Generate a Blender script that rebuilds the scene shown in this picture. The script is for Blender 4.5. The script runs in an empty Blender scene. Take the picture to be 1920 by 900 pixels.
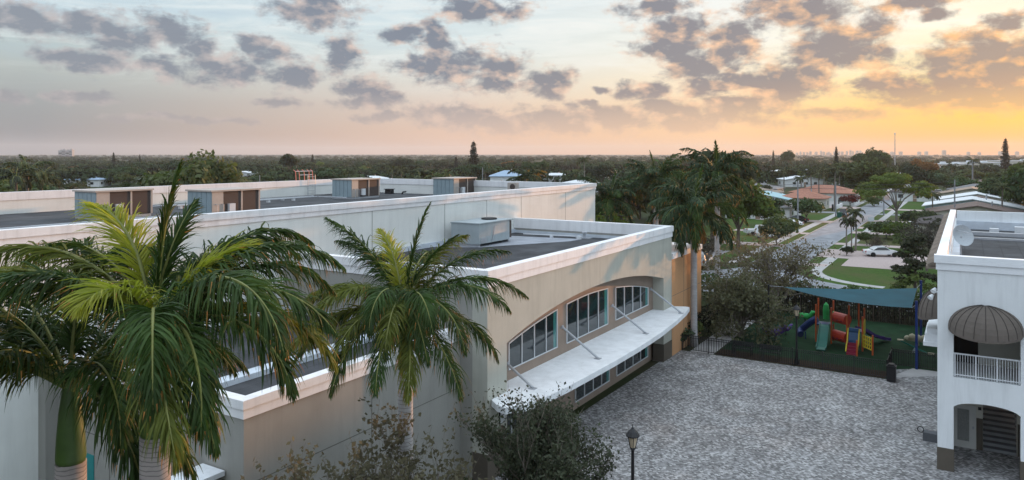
import bpy, math, random
import numpy as np
from mathutils import Vector
R = math.radians
S = bpy.context.scene
COL = S.collection

# ------------------------------------------------------------------ camera
HEAD = R(31.413)                       # the camera looks this far left of the street's direction (+Y)
CAMZ = 14.5
cam = bpy.data.objects.new("camera", bpy.data.cameras.new("camera"))
COL.objects.link(cam)
cam.location = (0, 0, CAMZ)
cam.rotation_euler = (R(90), 0, HEAD)
cam.data.sensor_width = 36.0
cam.data.lens = 1400 / 1920 * 36.0
cam.data.shift_y = -162 / 1920
cam.data.clip_start = 0.1
cam.data.clip_end = 60000
S.camera = cam
FW = (-math.sin(HEAD), math.cos(HEAD)); RT = (math.cos(HEAD), math.sin(HEAD))

# ------------------------------------------------------------------ exposure
S.view_settings.view_transform = 'Standard'
S.view_settings.look = 'None'
S.view_settings.exposure = 0.0
S.view_settings.gamma = 1.0
S.view_settings.use_curve_mapping = False
S.cycles.use_denoising = True
S.cycles.max_bounces = 6
S.cycles.transparent_max_bounces = 8

# ------------------------------------------------------------------ sun
SUN_AZ, SUN_EL = R(13.0), R(3.3)       # azimuth from +Y towards +X
sd = Vector((math.sin(SUN_AZ) * math.cos(SUN_EL), math.cos(SUN_AZ) * math.cos(SUN_EL), math.sin(SUN_EL)))
sl = bpy.data.lights.new("sun", 'SUN')
sl.energy = 5.0
sl.angle = R(0.6)
sl.color = (1.0, 0.46, 0.17)
so = bpy.data.objects.new("sun", sl)
COL.objects.link(so)
so.rotation_euler = (-sd).to_track_quat('-Z', 'Y').to_euler()

# ------------------------------------------------------------------ sky (world)
def lin(c):
    return tuple(((v / 255) / 12.92 if v <= 10 else (((v / 255) + .055) / 1.055) ** 2.4) for v in c)

W = bpy.data.worlds.new("World")
S.world = W
W.use_nodes = True
nt = W.node_tree
nt.nodes.clear()

class NG:
    def __init__(s, nt): s.nt = nt
    def n(s, typ, **kw):
        d = s.nt.nodes.new(typ)
        for k, v in kw.items(): setattr(d, k, v)
        return d
    def set(s, sock, v):
        if isinstance(v, bpy.types.NodeSocket): s.nt.links.new(v, sock)
        elif v is not None: sock.default_value = v
    def math(s, op, a, b=None, c=None, clamp=False):
        d = s.n('ShaderNodeMath', operation=op, use_clamp=clamp)
        s.set(d.inputs[0], a)
        if b is not None: s.set(d.inputs[1], b)
        if c is not None: s.set(d.inputs[2], c)
        return d.outputs[0]
    def vm(s, op, a, b=None, c=None):
        d = s.n('ShaderNodeVectorMath', operation=op)
        s.set(d.inputs[0], a)
        if b is not None: s.set(d.inputs[1], b)
        if c is not None: s.set(d.inputs[2], c)
        return d.outputs['Value'] if op in ('LENGTH', 'DOT_PRODUCT', 'DISTANCE') else d.outputs[0]
    def mapr(s, v, a, b, c=0.0, d=1.0, smooth=False):
        m = s.n('ShaderNodeMapRange', interpolation_type='SMOOTHSTEP' if smooth else 'LINEAR')
        for i, q in enumerate((v, a, b, c, d)): s.set(m.inputs[i], q)
        return m.outputs[0]
    def mix(s, f, a, b, bt='MIX'):
        m = s.n('ShaderNodeMix', data_type='RGBA', blend_type=bt)
        s.set(m.inputs[0], f)
        for i, q in ((6, a), (7, b)):
            if isinstance(q, tuple): q = q if len(q) == 4 else q + (1,)
            s.set(m.inputs[i], q)
        return m.outputs[2]
    def ramp(s, f, stops, interp='LINEAR'):
        r = s.n('ShaderNodeValToRGB')
        r.color_ramp.interpolation = interp
        el = r.color_ramp.elements
        while len(el) < len(stops): el.new(.5)
        for e, (p, c) in zip(el, stops):
            e.position = p; e.color = tuple(c) + (1,) if len(c) == 3 else c
        s.set(r.inputs[0], f)
        return r.outputs[0]
    def noise(s, vec, scale, detail=2.0, rough=.5, dist=0.0, typ='3D'):
        d = s.n('ShaderNodeTexNoise', noise_dimensions=typ)
        s.set(d.inputs['Vector'], vec)
        d.inputs['Scale'].default_value = scale
        d.inputs['Detail'].default_value = detail
        d.inputs['Roughness'].default_value = rough
        d.inputs['Distortion'].default_value = dist
        return d.outputs[0]

g = NG(nt)
D = g.n('ShaderNodeTexCoord').outputs['Generated']
sep = g.n('ShaderNodeSeparateXYZ'); g.set(sep.inputs[0], D)
el = g.math('MULTIPLY', g.math('ARCSINE', sep.outputs[2]), 57.29578)
alpha = g.math('ARCTAN2', g.vm('DOT_PRODUCT', D, (RT[0], RT[1], 0)), g.vm('DOT_PRODUCT', D, (FW[0], FW[1], 0)))
elr = g.math('ARCSINE', sep.outputs[2])
cmb = g.n('ShaderNodeCombineXYZ'); g.set(cmb.inputs[0], alpha); g.set(cmb.inputs[1], elr)
P = cmb.outputs[0]
SA = HEAD + R(6)                       # the glow's centre
phi = g.math('MULTIPLY', g.math('ABSOLUTE', g.math('SUBTRACT', alpha, SA)), 57.29578)
phi = g.math('MINIMUM', phi, g.math('SUBTRACT', 360, phi))
fe = g.math('POWER', g.math('DIVIDE', g.math('MAXIMUM', el, 0.0), 90.0), 0.5)
def col(stops): return g.ramp(fe, [(math.sqrt(max(e, 0) / 90), lin(c)) for e, c in stops])
c_left = col([(0, (124, 127, 133)), (1.5, (137, 141, 146)), (3.6, (156, 162, 165)), (5.6, (177, 186, 185)), (7.7, (186, 203, 206)), (9.7, (196, 216, 226)), (12, (206, 222, 230)), (25, (176, 198, 218)), (90, (180, 194, 209))])
c_mid = col([(0, (222, 176, 150)), (1.5, (226, 190, 166)), (3.6, (223, 203, 189)), (5.6, (224, 221, 213)), (7.7, (217, 228, 229)), (9.7, (214, 229, 233)), (12, (210, 226, 233)), (25, (180, 200, 218)), (90, (180, 194, 209))])
c_rm = col([(0, (243, 180, 122)), (1.5, (253, 205, 152)), (3.6, (254, 221, 177)), (5.6, (253, 236, 206)), (8, (248, 246, 234)), (12, (239, 244, 243)), (25, (200, 210, 218)), (90, (180, 194, 209))])
c_sun = col([(0, (240, 160, 88)), (1.2, (249, 180, 66)), (3, (253, 207, 78)), (5, (254, 226, 140)), (8, (255, 247, 216)), (12, (255, 252, 240)), (25, (214, 216, 214)), (90, (180, 194, 209))])
c_back = col([(0, (150, 162, 182)), (12, (178, 192, 208)), (25, (178, 193, 210)), (60, (180, 194, 209)), (90, (180, 194, 209))])
c = g.mix(g.mapr(phi, 5, 22), c_sun, c_rm)
c = g.mix(g.mapr(phi, 22, 42), c, c_mid)
c = g.mix(g.mapr(phi, 42, 70), c, c_left)
c = g.mix(g.mapr(phi, 85, 130), c, c_back)
# thin streaky cirrus
strk = g.noise(g.vm('MULTIPLY', P, (3.0, 22.0, 1.0)), 2.2, 6, .62, .6)
hi = g.mapr(el, 3.5, 8.5, 0, 1, True)
c = g.mix(g.math('MULTIPLY', g.mapr(strk, .46, .72, 0, .75), hi), c, g.mix(g.mapr(phi, 10, 60), lin((255, 252, 244)), lin((238, 243, 243))))
c = g.mix(g.math('MULTIPLY', g.mapr(strk, .48, .28, 0, .38), hi), c, g.mix(g.mapr(phi, 10, 60), lin((236, 232, 214)), lin((168, 192, 212))))
# broken cumulus: (x, y, half width, half height) in 1920-wide units about the horizon, turned into azimuth and elevation
CL = [(45, 45, 95, 30), (180, 42, 52, 28), (225, 74, 62, 34), (318, 60, 60, 30), (130, 108, 62, 16), (175, 122, 70, 16), (295, 133, 52, 18), (378, 95, 36, 20), (415, 128, 64, 30),
      (478, 75, 30, 15), (520, 100, 36, 24), (590, 18, 72, 30), (640, 102, 42, 28), (543, 144, 38, 24), (675, 163, 46, 20), (524, 191, 46, 9), (275, 221, 62, 7), (835, 122, 72, 38),
      (815, 66, 26, 32), (828, 70, 18, 16), (930, 138, 50, 36), (950, 120, 30, 22), (900, 14, 76, 26), (820, 214, 64, 18), (15, 186, 44, 12), (1025, 155, 44, 27), (1265, 72, 72, 42), (1355, 84, 66, 46),
      (1300, 128, 60, 26), (1500, 22, 100, 34), (1575, 78, 78, 46), (1478, 150, 66, 38), (1390, 152, 66, 20), (1410, 196, 92, 22), (1250, 205, 64, 20), (1215, 174, 54, 16), (1080, 226, 150, 22),
      (960, 232, 110, 20), (1660, 150, 58, 15), (1780, 128, 88, 48), (1885, 118, 90, 58), (1860, 168, 130, 36), (1590, 206, 100, 14), (1750, 28, 30, 12), (1885, 34, 46, 16), (1100, 195, 20, 8), (1125, 167, 20, 8),
      (1720, 188, 90, 18), (1320, 228, 120, 16), (700, 190, 60, 14), (150, 185, 60, 8), (420, 225, 60, 6), (1230, 10, 60, 20), (715, 215, 50, 8), (1540, 108, 60, 28), (1700, 8, 60, 14), (1520, 130, 50, 22), (1840, 150, 90, 36), (1450, 178, 80, 18), (1150, 212, 110, 16), (880, 222, 90, 12), (760, 60, 40, 16), (1830, 200, 110, 14), (1330, 165, 60, 18), (1600, 90, 60, 34), (1640, 50, 36, 22), (1840, 110, 105, 52), (1900, 170, 100, 40), (1700, 165, 70, 18)]
wcol = g.n('ShaderNodeTexNoise'); g.set(wcol.inputs['Vector'], P); wcol.inputs['Scale'].default_value = 15; wcol.inputs['Detail'].default_value = 4; wcol.inputs['Roughness'].default_value = .6
PW = g.vm('MULTIPLY_ADD', g.vm('SUBTRACT', wcol.outputs[1], (.5, .5, .5)), (.060, .036, 0), P)
best = None
for (x, y, w, h) in CL:
    u = (x - 960) / 1400; a = math.atan(u); e = math.atan((288 - y) / 1400 * math.cos(a))
    wa = w / 1400 * math.cos(a) ** 2; he = h / 1400 * math.cos(a)
    sx, sy = 1 / (wa * 1.22), 1 / (he * 1.18)
    l = g.vm('LENGTH', g.vm('MULTIPLY_ADD', PW, (sx, sy, 0), (-a * sx, -e * sy, 0)))
    best = l if best is None else g.math('MINIMUM', best, l)
Q = g.vm('MULTIPLY', P, (1.0, 1.7, 1.0))
n1 = g.noise(Q, 25, 12, .63, .2)
n3 = g.noise(Q, 22, 5, .55, .1)
n4 = g.noise(g.vm('ADD', Q, (.013, .015, 0)), 22, 5, .55, .1)
body = g.math('SUBTRACT', 1.0, best)
dens = g.math('MULTIPLY_ADD', g.math('SUBTRACT', n1, .5), 3.6, g.math('MULTIPLY_ADD', body, 1.35, .36))
cov = g.mapr(dens, -.06, 1.05, 0, 1, True)
cov = g.math('MULTIPLY', cov, g.mapr(el, 1.2, 4.5, .35, .95))
thick = g.mapr(dens, .1, 1.35)
lit = g.math('MULTIPLY_ADD', g.math('ADD', g.math('SUBTRACT', n3, n4), g.math('MULTIPLY', g.math('SUBTRACT', n1, .52), .38)), 4.0, g.math('MULTIPLY_ADD', thick, -.62, .58), clamp=True)
dark = g.mix(g.mapr(phi, 6, 45), lin((136, 127, 131)), lin((116, 126, 144)))
dark = g.mix(g.mapr(phi, 45, 72), dark, lin((136, 144, 157)))
lite = g.mix(g.mapr(phi, 5, 30), lin((252, 190, 128)), lin((240, 204, 178)))
lite = g.mix(g.mapr(phi, 30, 55), lite, lin((204, 190, 186)))
lite = g.mix(g.mapr(phi, 55, 75), lite, lin((184, 182, 186)))
low = g.mapr(el, 1.0, 5.5, 1, 0)
cc = g.mix(lit, dark, lite)
cc = g.mix(g.math('MULTIPLY', low, .55), cc, g.mix(g.mapr(phi, 8, 40), lin((238, 170, 118)), lin((196, 176, 170))))
c = g.mix(cov, c, cc)
high = g.mapr(el, 14, 34, 1.0, 2.35, True)      # brightness added to the unseen sky overhead to fill ground and walls
hs_ = g.vm('SCALE', c); g.set(hs_.node.inputs['Scale'], high); c = hs_
nsky = g.n('ShaderNodeTexSky', sky_type='NISHITA', sun_disc=False)
nsky.sun_elevation = SUN_EL
nsky.sun_rotation = SUN_AZ
SKY_STRENGTH = 0.1
scaled = g.vm('SCALE', c); scaled.node.inputs['Scale'].default_value = 1.0 / SKY_STRENGTH
tot = g.vm('MULTIPLY_ADD', nsky.outputs[0], (.10, .10, .10), scaled)
bg = g.n('ShaderNodeBackground'); g.set(bg.inputs[0], tot); bg.inputs[1].default_value = SKY_STRENGTH
out = g.n('ShaderNodeOutputWorld'); g.set(out.inputs[0], bg.outputs[0])
W.cycles.sampling_method = 'MANUAL'
W.cycles.sample_map_resolution = 512

# ------------------------------------------------------------------ materials
def mat(name, c, rough=.8, var=.14, scale=1.5, spec=.3, metal=0., bump=0., bscale=40., c2=None, transl=0., objrand=0., stain=0., glass=False):
    m = bpy.data.materials.new(name); m.use_nodes = True
    t = m.node_tree; t.nodes.clear(); k = NG(t)
    tc = k.n('ShaderNodeTexCoord').outputs['Object']
    n = k.noise(tc, scale, 4, .6)
    a = tuple(v * (1 - var) for v in c); b = tuple(min(1, v * (1 + var)) for v in (c2 or c))
    colr = k.mix(k.mapr(n, .3, .7), a, b)
    if stain:
        sv = k.noise(k.vm('MULTIPLY', tc, (1.1, 1.1, .10)), 2.2, 5, .65)
        colr = k.mix(k.mapr(sv, .48, .74, 0, stain), colr, tuple(v * .52 for v in c))
        sv2 = k.noise(k.vm('MULTIPLY', tc, (6, 6, .25)), 1.3, 3, .6)
        colr = k.mix(k.mapr(sv2, .58, .72, 0, stain * .35), colr, tuple(v * .6 for v in c))
        bl = k.noise(tc, .35, 3, .6)
        colr = k.mix(k.mapr(bl, .5, .75, 0, stain * .7), colr, tuple(v * .74 for v in c))
    if objrand:
        oi = k.n('ShaderNodeObjectInfo').outputs['Random']
        hs = k.n('ShaderNodeHueSaturation')
        k.set(hs.inputs['Hue'], k.mapr(oi, 0, 1, .5 - .06 * objrand, .5 + .035 * objrand))
        k.set(hs.inputs['Value'], k.mapr(k.math('FRACT', k.math('MULTIPLY', oi, 7.31)), 0, 1, 1 - .5 * objrand, 1 + .6 * objrand))
        k.set(hs.inputs['Saturation'], k.mapr(k.math('FRACT', k.math('MULTIPLY', oi, 3.77)), 0, 1, .7, 1.1))
        k.set(hs.inputs['Color'], colr); colr = hs.outputs[0]
    p = k.n('ShaderNodeBsdfPrincipled')
    k.set(p.inputs['Base Color'], colr)
    p.inputs['Roughness'].default_value = rough
    p.inputs['Metallic'].default_value = metal
    p.inputs['Specular IOR Level'].default_value = spec
    if bump:
        bn = k.n('ShaderNodeBump'); bn.inputs['Strength'].default_value = bump; bn.inputs['Distance'].default_value = .03
        k.set(bn.inputs['Height'], k.noise(tc, bscale, 4, .6)); k.set(p.inputs['Normal'], bn.outputs[0])
    o = k.n('ShaderNodeOutputMaterial'); sh = p.outputs[0]
    if transl:
        tr = k.n('ShaderNodeBsdfTranslucent'); k.set(tr.inputs[0], k.mix(.5, colr, tuple(min(1, v * 2.2) for v in c)))
        ms = k.n('ShaderNodeMixShader'); ms.inputs[0].default_value = transl
        k.set(ms.inputs[1], sh); k.set(ms.inputs[2], tr.outputs[0]); sh = ms.outputs[0]
    k.set(o.inputs[0], sh)
    return m

M = {}
def dm(key, *a, **k): M[key] = mat(key, *a, **k)
dm('stucco_greige', (.44, .44, .385), .9, .07, .5, .2, bump=.25, bscale=60, stain=.30)
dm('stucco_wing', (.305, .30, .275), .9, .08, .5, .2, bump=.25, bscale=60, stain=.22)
dm('stucco_hall', (.74, .75, .72), .9, .06, .4, .2, bump=.2, bscale=60, stain=.17)
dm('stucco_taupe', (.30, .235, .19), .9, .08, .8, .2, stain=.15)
dm('band_white', (.80, .80, .81), .75, .05, .6, .3, stain=.32)
dm('canopy_white', (.78, .80, .82), .7, .10, 1.6, .3, stain=.28)
dm('stucco_sunlit', (.52, .29, .15), .9, .06, .5, .2, stain=.15)  # sunset light on the annex painted into its base colour
dm('groove', (.12, .115, .10), .9)
dm('dado_brown', (.105, .09, .072), .85, .1, .9, .2)
dm('roof_black', (.040, .042, .047), .85, .35, .5, .25, bump=.3, bscale=9, c2=(.058, .060, .066))
dm('roof_grey', (.30, .32, .36), .8, .25, .7, .3)
dm('flashing', (.55, .60, .66), .6, .12, 1.0, .4)
dm('glass_dark', (.012, .022, .026), .04, .2, .5, .9)
dm('glass_teal', (.05, .20, .19), .08, .2, .5, .8)
dm('frame_white', (.66, .68, .70), .5, .04)
dm('steel_grey', (.42, .44, .47), .45, .08, 3, .5, metal=.35)
dm('ac_blue', (.25, .325, .36), .55, .07, 1.5, .4, stain=.12)
dm('ac_tan', (.42, .37, .33), .6, .08, 1.5, .4)
dm('ac_coil', (.075, .058, .052), .75, .2, 30, .3)
dm('ac_grey', (.34, .39, .41), .55, .08, 1.5, .4, stain=.12)
dm('black_plastic', (.016, .016, .018), .5, .15)
dm('black_metal', (.012, .012, .014), .45, .2, 5, .5, metal=.2)
dm('rb_white', (.76, .785, .795), .85, .05, .7, .25, bump=.3, bscale=50, stain=.34)
dm('rb_cream', (.62, .60, .53), .85, .05, .7, .25)
dm('rb_trim', (.80, .82, .84), .7, .04)
dm('awning_brown', (.135, .115, .10), .85, .10, 1.5, .2)
dm('awning_seam', (.045, .038, .034), .85, .10)
dm('dark_room', (.018, .016, .016), .9)
dm('tread_dark', (.10, .105, .115), .8, .15)
dm('riser_grey', (.28, .29, .30), .8, .1)
dm('door_white', (.60, .60, .57), .6, .05)
dm('door_glass', (.25, .26, .25), .4, .25, 25)
dm('tile_red', (.36, .17, .12), .85, .3, 3, .2)
dm('asphalt', (.215, .225, .245), .9, .20, .45, .25, bump=.2, bscale=30, c2=(.255, .265, .285))
dm('concrete', (.40, .39, .385), .9, .16, .7, .25)
dm('paver_pink', (.43, .35, .33), .9, .2, 5, .2)
dm('kerb', (.36, .36, .36), .9, .15, .9)
dm('turf', (.014, .040, .018), .95, .30, .9, .1, bump=.5, bscale=30)
dm('mulch', (.035, .022, .014), .95, .4, 4, .1, bump=.6, bscale=20)
dm('trunk', (.13, .105, .085), .9, .3, 5, .2, bump=.5, bscale=14)
dm('trunk_pale', (.20, .175, .15), .9, .3, 5, .2)
dm('twig', (.17, .145, .12), .9, .3, 8, .2)
dm('leaf_olive', (.105, .108, .056), .7, .45, 1.2, .3, transl=.25)
dm('leaf_bronze', (.125, .112, .060), .75, .4, 1.0, .25, transl=.28)
dm('leaf_myrtle', (.105, .096, .056), .7, .5, 1.0, .3, transl=.25)
dm('leaf_deep', (.046, .056, .030), .7, .45, 1.0, .3, transl=.22)
dm('leaf_hedge', (.052, .085, .022), .75, .45, 1.6, .3, transl=.25)
dm('leaf_hedge_dark', (.026, .034, .018), .85, .55, 1.2, .2, transl=.15)
dm('leaf_broad', (.037, .062, .018), .75, .45, .7, .25, transl=.22, objrand=1.)
dm('leaf_bright', (.085, .125, .022), .75, .4, .7, .25, transl=.3, objrand=.4)
dm('leaf_umbrella', (.095, .135, .026), .75, .45, .6, .25, transl=.3)
dm('leaf_pine', (.020, .032, .018), .8, .4, .8, .2, transl=.12, objrand=.5)
dm('leaf_grey', (.062, .057, .042), .85, .4, .8, .2, transl=.2, objrand=.6)
dm('leaf_rust', (.16, .085, .030), .8, .4, .8, .2, transl=.3)
dm('leaf_red', (.11, .025, .018), .8, .4, 1.2, .2, transl=.2)
dm('palm_far', (.042, .058, .020), .7, .4, .8, .35, transl=.22, objrand=.8)
dm('palm_far_gold', (.22, .13, .02), .7, .4, .8, .35, transl=.4)
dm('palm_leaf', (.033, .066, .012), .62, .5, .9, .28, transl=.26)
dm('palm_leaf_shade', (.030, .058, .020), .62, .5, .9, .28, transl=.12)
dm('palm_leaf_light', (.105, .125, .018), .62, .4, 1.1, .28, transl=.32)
dm('palm_leaf_young', (.27, .33, .028), .55, .3, 1.3, .4, transl=.42, c2=(.30, .28, .03))
dm('palm_dry_sunlit', (.34, .16, .045), .75, .4, 6, .2, transl=.25)  # brown of dead fronds; on leaflet tips the orange is painted sunlight
dm('rachis', (.16, .17, .04), .55, .2, 3, .4)
dm('crownshaft', (.055, .10, .022), .38, .25, 2, .5)
dm('sail_blue', (.013, .078, .106), .8, .16, .7, .25, transl=.10)
dm('post_blue', (.012, .030, .14), .5, .1)
dm('play_red', (.50, .055, .030), .45, .1)
dm('play_orange', (.52, .10, .030), .45, .1)
dm('play_green', (.015, .13, .10), .45, .12)
dm('play_lime', (.03, .32, .08), .45, .12)
dm('play_navy', (.012, .03, .11), .45, .12)
dm('play_blue', (.02, .07, .16), .45, .12)
dm('play_maroon', (.22, .018, .045), .5, .12)
dm('play_yellow', (.62, .47, .04), .5, .1)
dm('play_purple', (.075, .035, .20), .5, .12)
dm('play_beige', (.48, .43, .30), .6, .12)
dm('car_white', (.70, .72, .74), .25, .03, 1, .6)
dm('car_black', (.014, .015, .018), .22, .1, 1, .6)
dm('car_red', (.20, .018, .018), .28, .06, 1, .6)
dm('car_grey', (.20, .21, .23), .25, .05, 1, .6)
dm('car_blue', (.03, .045, .16), .25, .05, 1, .6)
dm('tyre', (.015, .015, .016), .9)
dm('rim', (.45, .46, .48), .35, .05, 1, .5, metal=.6)
dm('lamp_glass', (.55, .45, .32), .3, .1)
dm('tail_red', (.35, .02, .015), .4)
dm('headlight', (.7, .72, .75), .2)
dm('bin_green', (.01, .10, .07), .6)
dm('wood_pole', (.26, .27, .29), .9, .2, 3)
dm('wire', (.05, .05, .055), .7)
dm('wall_cream', (.56, .53, .46), .9, .08)
dm('wall_white', (.70, .71, .71), .9, .06)
dm('wall_blue', (.45, .58, .66), .9, .06)
dm('slat_dark', (.030, .026, .018), .95, .5, 6)
dm('wall_brown', (.30, .22, .16), .9, .1)
dm('shingle_grey', (.20, .195, .20), .9, .28, 1.6)
dm('shingle_brown', (.17, .125, .11), .9, .28, 1.6)
dm('shingle_dark', (.075, .065, .065), .9, .3, 1.6)
dm('shingle_tan', (.27, .22, .18), .9, .25, 1.6)
dm('roof_white', (.68, .70, .72), .8, .10, .8)
dm('roof_aqua', (.34, .50, .54), .8, .12, .8)
dm('roof_steelblue', (.30, .40, .52), .6, .1, .8)
dm('tower_pale', (.36, .36, .38), .9, .1, .02)
dm('tower_hazed', (.66, .47, .36), .9, .1, .02)  # orange distance haze put into the towers' base colour
dm('sign_white', (.62, .64, .66), .5, .05)
dm('plaque_brown', (.085, .045, .035), .7, .15)
dm('teal_door', (.02, .22, .22), .5)
dm('dish_grey', (.42, .46, .49), .5, .06)
dm('ladder_red', (.62, .20, .15), .6, .1)

# royal palm trunk with leaf-scar rings
def ring_trunk(name, c, dark, sc):
    m = mat(name, c, .85, .2, 3, .2); t = m.node_tree; k = NG(t)
    p = [x for x in t.nodes if x.type == 'BSDF_PRINCIPLED'][0]
    src = p.inputs['Base Color'].links[0].from_socket
    tc = k.n('ShaderNodeTexCoord').outputs['Object']
    s3 = k.n('ShaderNodeSeparateXYZ'); k.set(s3.inputs[0], tc)
    z = k.math('ADD', s3.outputs[2], k.math('MULTIPLY', k.noise(tc, 2.5, 3), .12))
    w = k.math('FRACT', k.math('MULTIPLY', z, sc))
    colr = k.mix(k.mapr(w, 0, .28, 1, 0), src, dark)
    colr = k.mix(k.mapr(k.noise(tc, 6, 4), .5, .75, 0, .5), colr, tuple(v * .6 for v in c))
    k.set(p.inputs['Base Color'], colr)
    return m
M['royal_trunk'] = ring_trunk('royal_trunk', (.33, .29, .27), (.10, .085, .075), 14)
M['royal_trunk_pale'] = ring_trunk('royal_trunk_pale', (.42, .41, .41), (.20, .18, .17), 9)

def roof_mat():
    m = M['roof_black']; t = m.node_tree; k = NG(t)
    p = [x for x in t.nodes if x.type == 'BSDF_PRINCIPLED'][0]; src = p.inputs['Base Color'].links[0].from_socket
    tc = k.n('ShaderNodeTexCoord').outputs['Object']
    s3 = k.n('ShaderNodeSeparateXYZ'); k.set(s3.inputs[0], tc)
    seam = k.math('LESS_THAN', k.math('FRACT', k.math('MULTIPLY', s3.outputs[0], 1.0)), .05)
    c = k.mix(k.math('MULTIPLY', seam, .55), src, (.018, .018, .02))
    pond = k.noise(k.vm('ADD', tc, (5, 3, 0)), .22, 5, .62)
    c = k.mix(k.mapr(pond, .54, .66, 0, .5), c, (.085, .088, .092))
    c = k.mix(k.mapr(pond, .36, .30, 0, .6), c, (.022, .023, .026))
    k.set(p.inputs['Base Color'], c)
roof_mat()
# herringbone pavers
def paver_mat():
    m = bpy.data.materials.new('paver_grey'); m.use_nodes = True
    t = m.node_tree; t.nodes.clear(); k = NG(t)
    tc = k.n('ShaderNodeTexCoord').outputs['Object']
    vr = k.n('ShaderNodeVectorRotate', rotation_type='Z_AXIS'); k.set(vr.inputs['Vector'], tc); vr.inputs['Angle'].default_value = R(45)
    q = k.vm('SCALE', vr.outputs[0]); q.node.inputs['Scale'].default_value = 1 / .08
    s = k.n('ShaderNodeSeparateXYZ'); k.set(s.inputs[0], q)
    i = k.math('FLOOR', s.outputs[0]); j = k.math('FLOOR', s.outputs[1])
    kk = k.math('FLOORED_MODULO', k.math('SUBTRACT', i, j), 4.0)
    horiz = k.math('LESS_THAN', kk, 1.5)
    # id of the paver this cell belongs to
    ih = k.math('SUBTRACT', i, kk)
    jv = k.math('SUBTRACT', j, k.math('LESS_THAN', kk, 2.5))
    ix = k.math('ADD', k.math('MULTIPLY', horiz, ih), k.math('MULTIPLY', k.math('SUBTRACT', 1, horiz), k.math('ADD', i, 371.0)))
    jx = k.math('ADD', k.math('MULTIPLY', horiz, j), k.math('MULTIPLY', k.math('SUBTRACT', 1, horiz), jv))
    cm = k.n('ShaderNodeCombineXYZ'); k.set(cm.inputs[0], ix); k.set(cm.inputs[1], jx)
    wn = k.n('ShaderNodeTexWhiteNoise', noise_dimensions='2D'); k.set(wn.inputs['Vector'], cm.outputs[0])
    r = wn.outputs['Value']
    cr = k.ramp(r, [(0, (.125, .123, .122)), (.30, (.215, .213, .211)), (.55, (.300, .298, .298)), (.74, (.375, .373, .374)), (.88, (.47, .469, .471)), (1, (.60, .60, .603))])
    # wear and tint in wide patches
    big = k.noise(tc, .22, 4, .62)
    cr = k.mix(k.mapr(big, .35, .7, .55, 0), cr, k.mix(1, cr, (.62, .58, .56), 'MULTIPLY'))
    sw = k.noise(k.vm('MULTIPLY', tc, (1, .55, 1)), .55, 6, .7, 1.6)
    cr = k.mix(k.mapr(sw, .40, .62, .62, 0), cr, k.mix(1, cr, (.56, .56, .58), 'MULTIPLY'))
    cr = k.mix(k.mapr(sw, .56, .72, 0, .35), cr, (.42, .425, .44))
    brn = k.noise(k.vm('ADD', tc, (31, 7, 0)), .16, 3, .6)
    cr = k.mix(k.mapr(brn, .55, .75, 0, .4), cr, k.mix(1, cr, (.95, .70, .56), 'MULTIPLY'))
    # joints
    fx = k.math('FRACT', s.outputs[0]); fy = k.math('FRACT', s.outputs[1])
    p = k.n('ShaderNodeBsdfPrincipled'); k.set(p.inputs['Base Color'], cr)
    p.inputs['Roughness'].default_value = .72; p.inputs['Specular IOR Level'].default_value = .35
    bp = k.n('ShaderNodeBump'); bp.inputs['Strength'].default_value = .35; bp.inputs['Distance'].default_value = .02
    k.set(bp.inputs['Height'], r); k.set(p.inputs['Normal'], bp.outputs[0])
    o = k.n('ShaderNodeOutputMaterial'); k.set(o.inputs[0], p.outputs[0])
    return m
M['paver'] = paver_mat()

def ground_mat(name, cols):
    m = bpy.data.materials.new(name); m.use_nodes = True
    t = m.node_tree; t.nodes.clear(); k = NG(t)
    tc = k.n('ShaderNodeTexCoord').outputs['Object']
    a = k.noise(tc, .05, 6, .65); b = k.noise(tc, 1.4, 5, .65); h = k.noise(tc, 9, 4, .7)
    c = k.mix(k.mapr(b, .3, .7), *cols[:2])
    c = k.mix(k.mapr(a, .47, .62), c, cols[2])
    c = k.mix(k.mapr(h, .45, .75, 0, .45), c, (.022, .045, .012))
    p = k.n('ShaderNodeBsdfPrincipled'); k.set(p.inputs['Base Color'], c); p.inputs['Roughness'].default_value = .95
    p.inputs['Specular IOR Level'].default_value = .1
    bp = k.n('ShaderNodeBump'); bp.inputs['Strength'].default_value = .6; bp.inputs['Distance'].default_value = .05
    k.set(bp.inputs['Height'], h); k.set(p.inputs['Normal'], bp.outputs[0])
    o = k.n('ShaderNodeOutputMaterial'); k.set(o.inputs[0], p.outputs[0])
    return m
M['ground'] = ground_mat('ground_soil', ((.022, .034, .012), (.040, .052, .020), (.055, .048, .030)))
M['lawn'] = ground_mat('lawn_grass', ((.036, .082, .015), (.068, .115, .022), (.085, .085, .035)))

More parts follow.
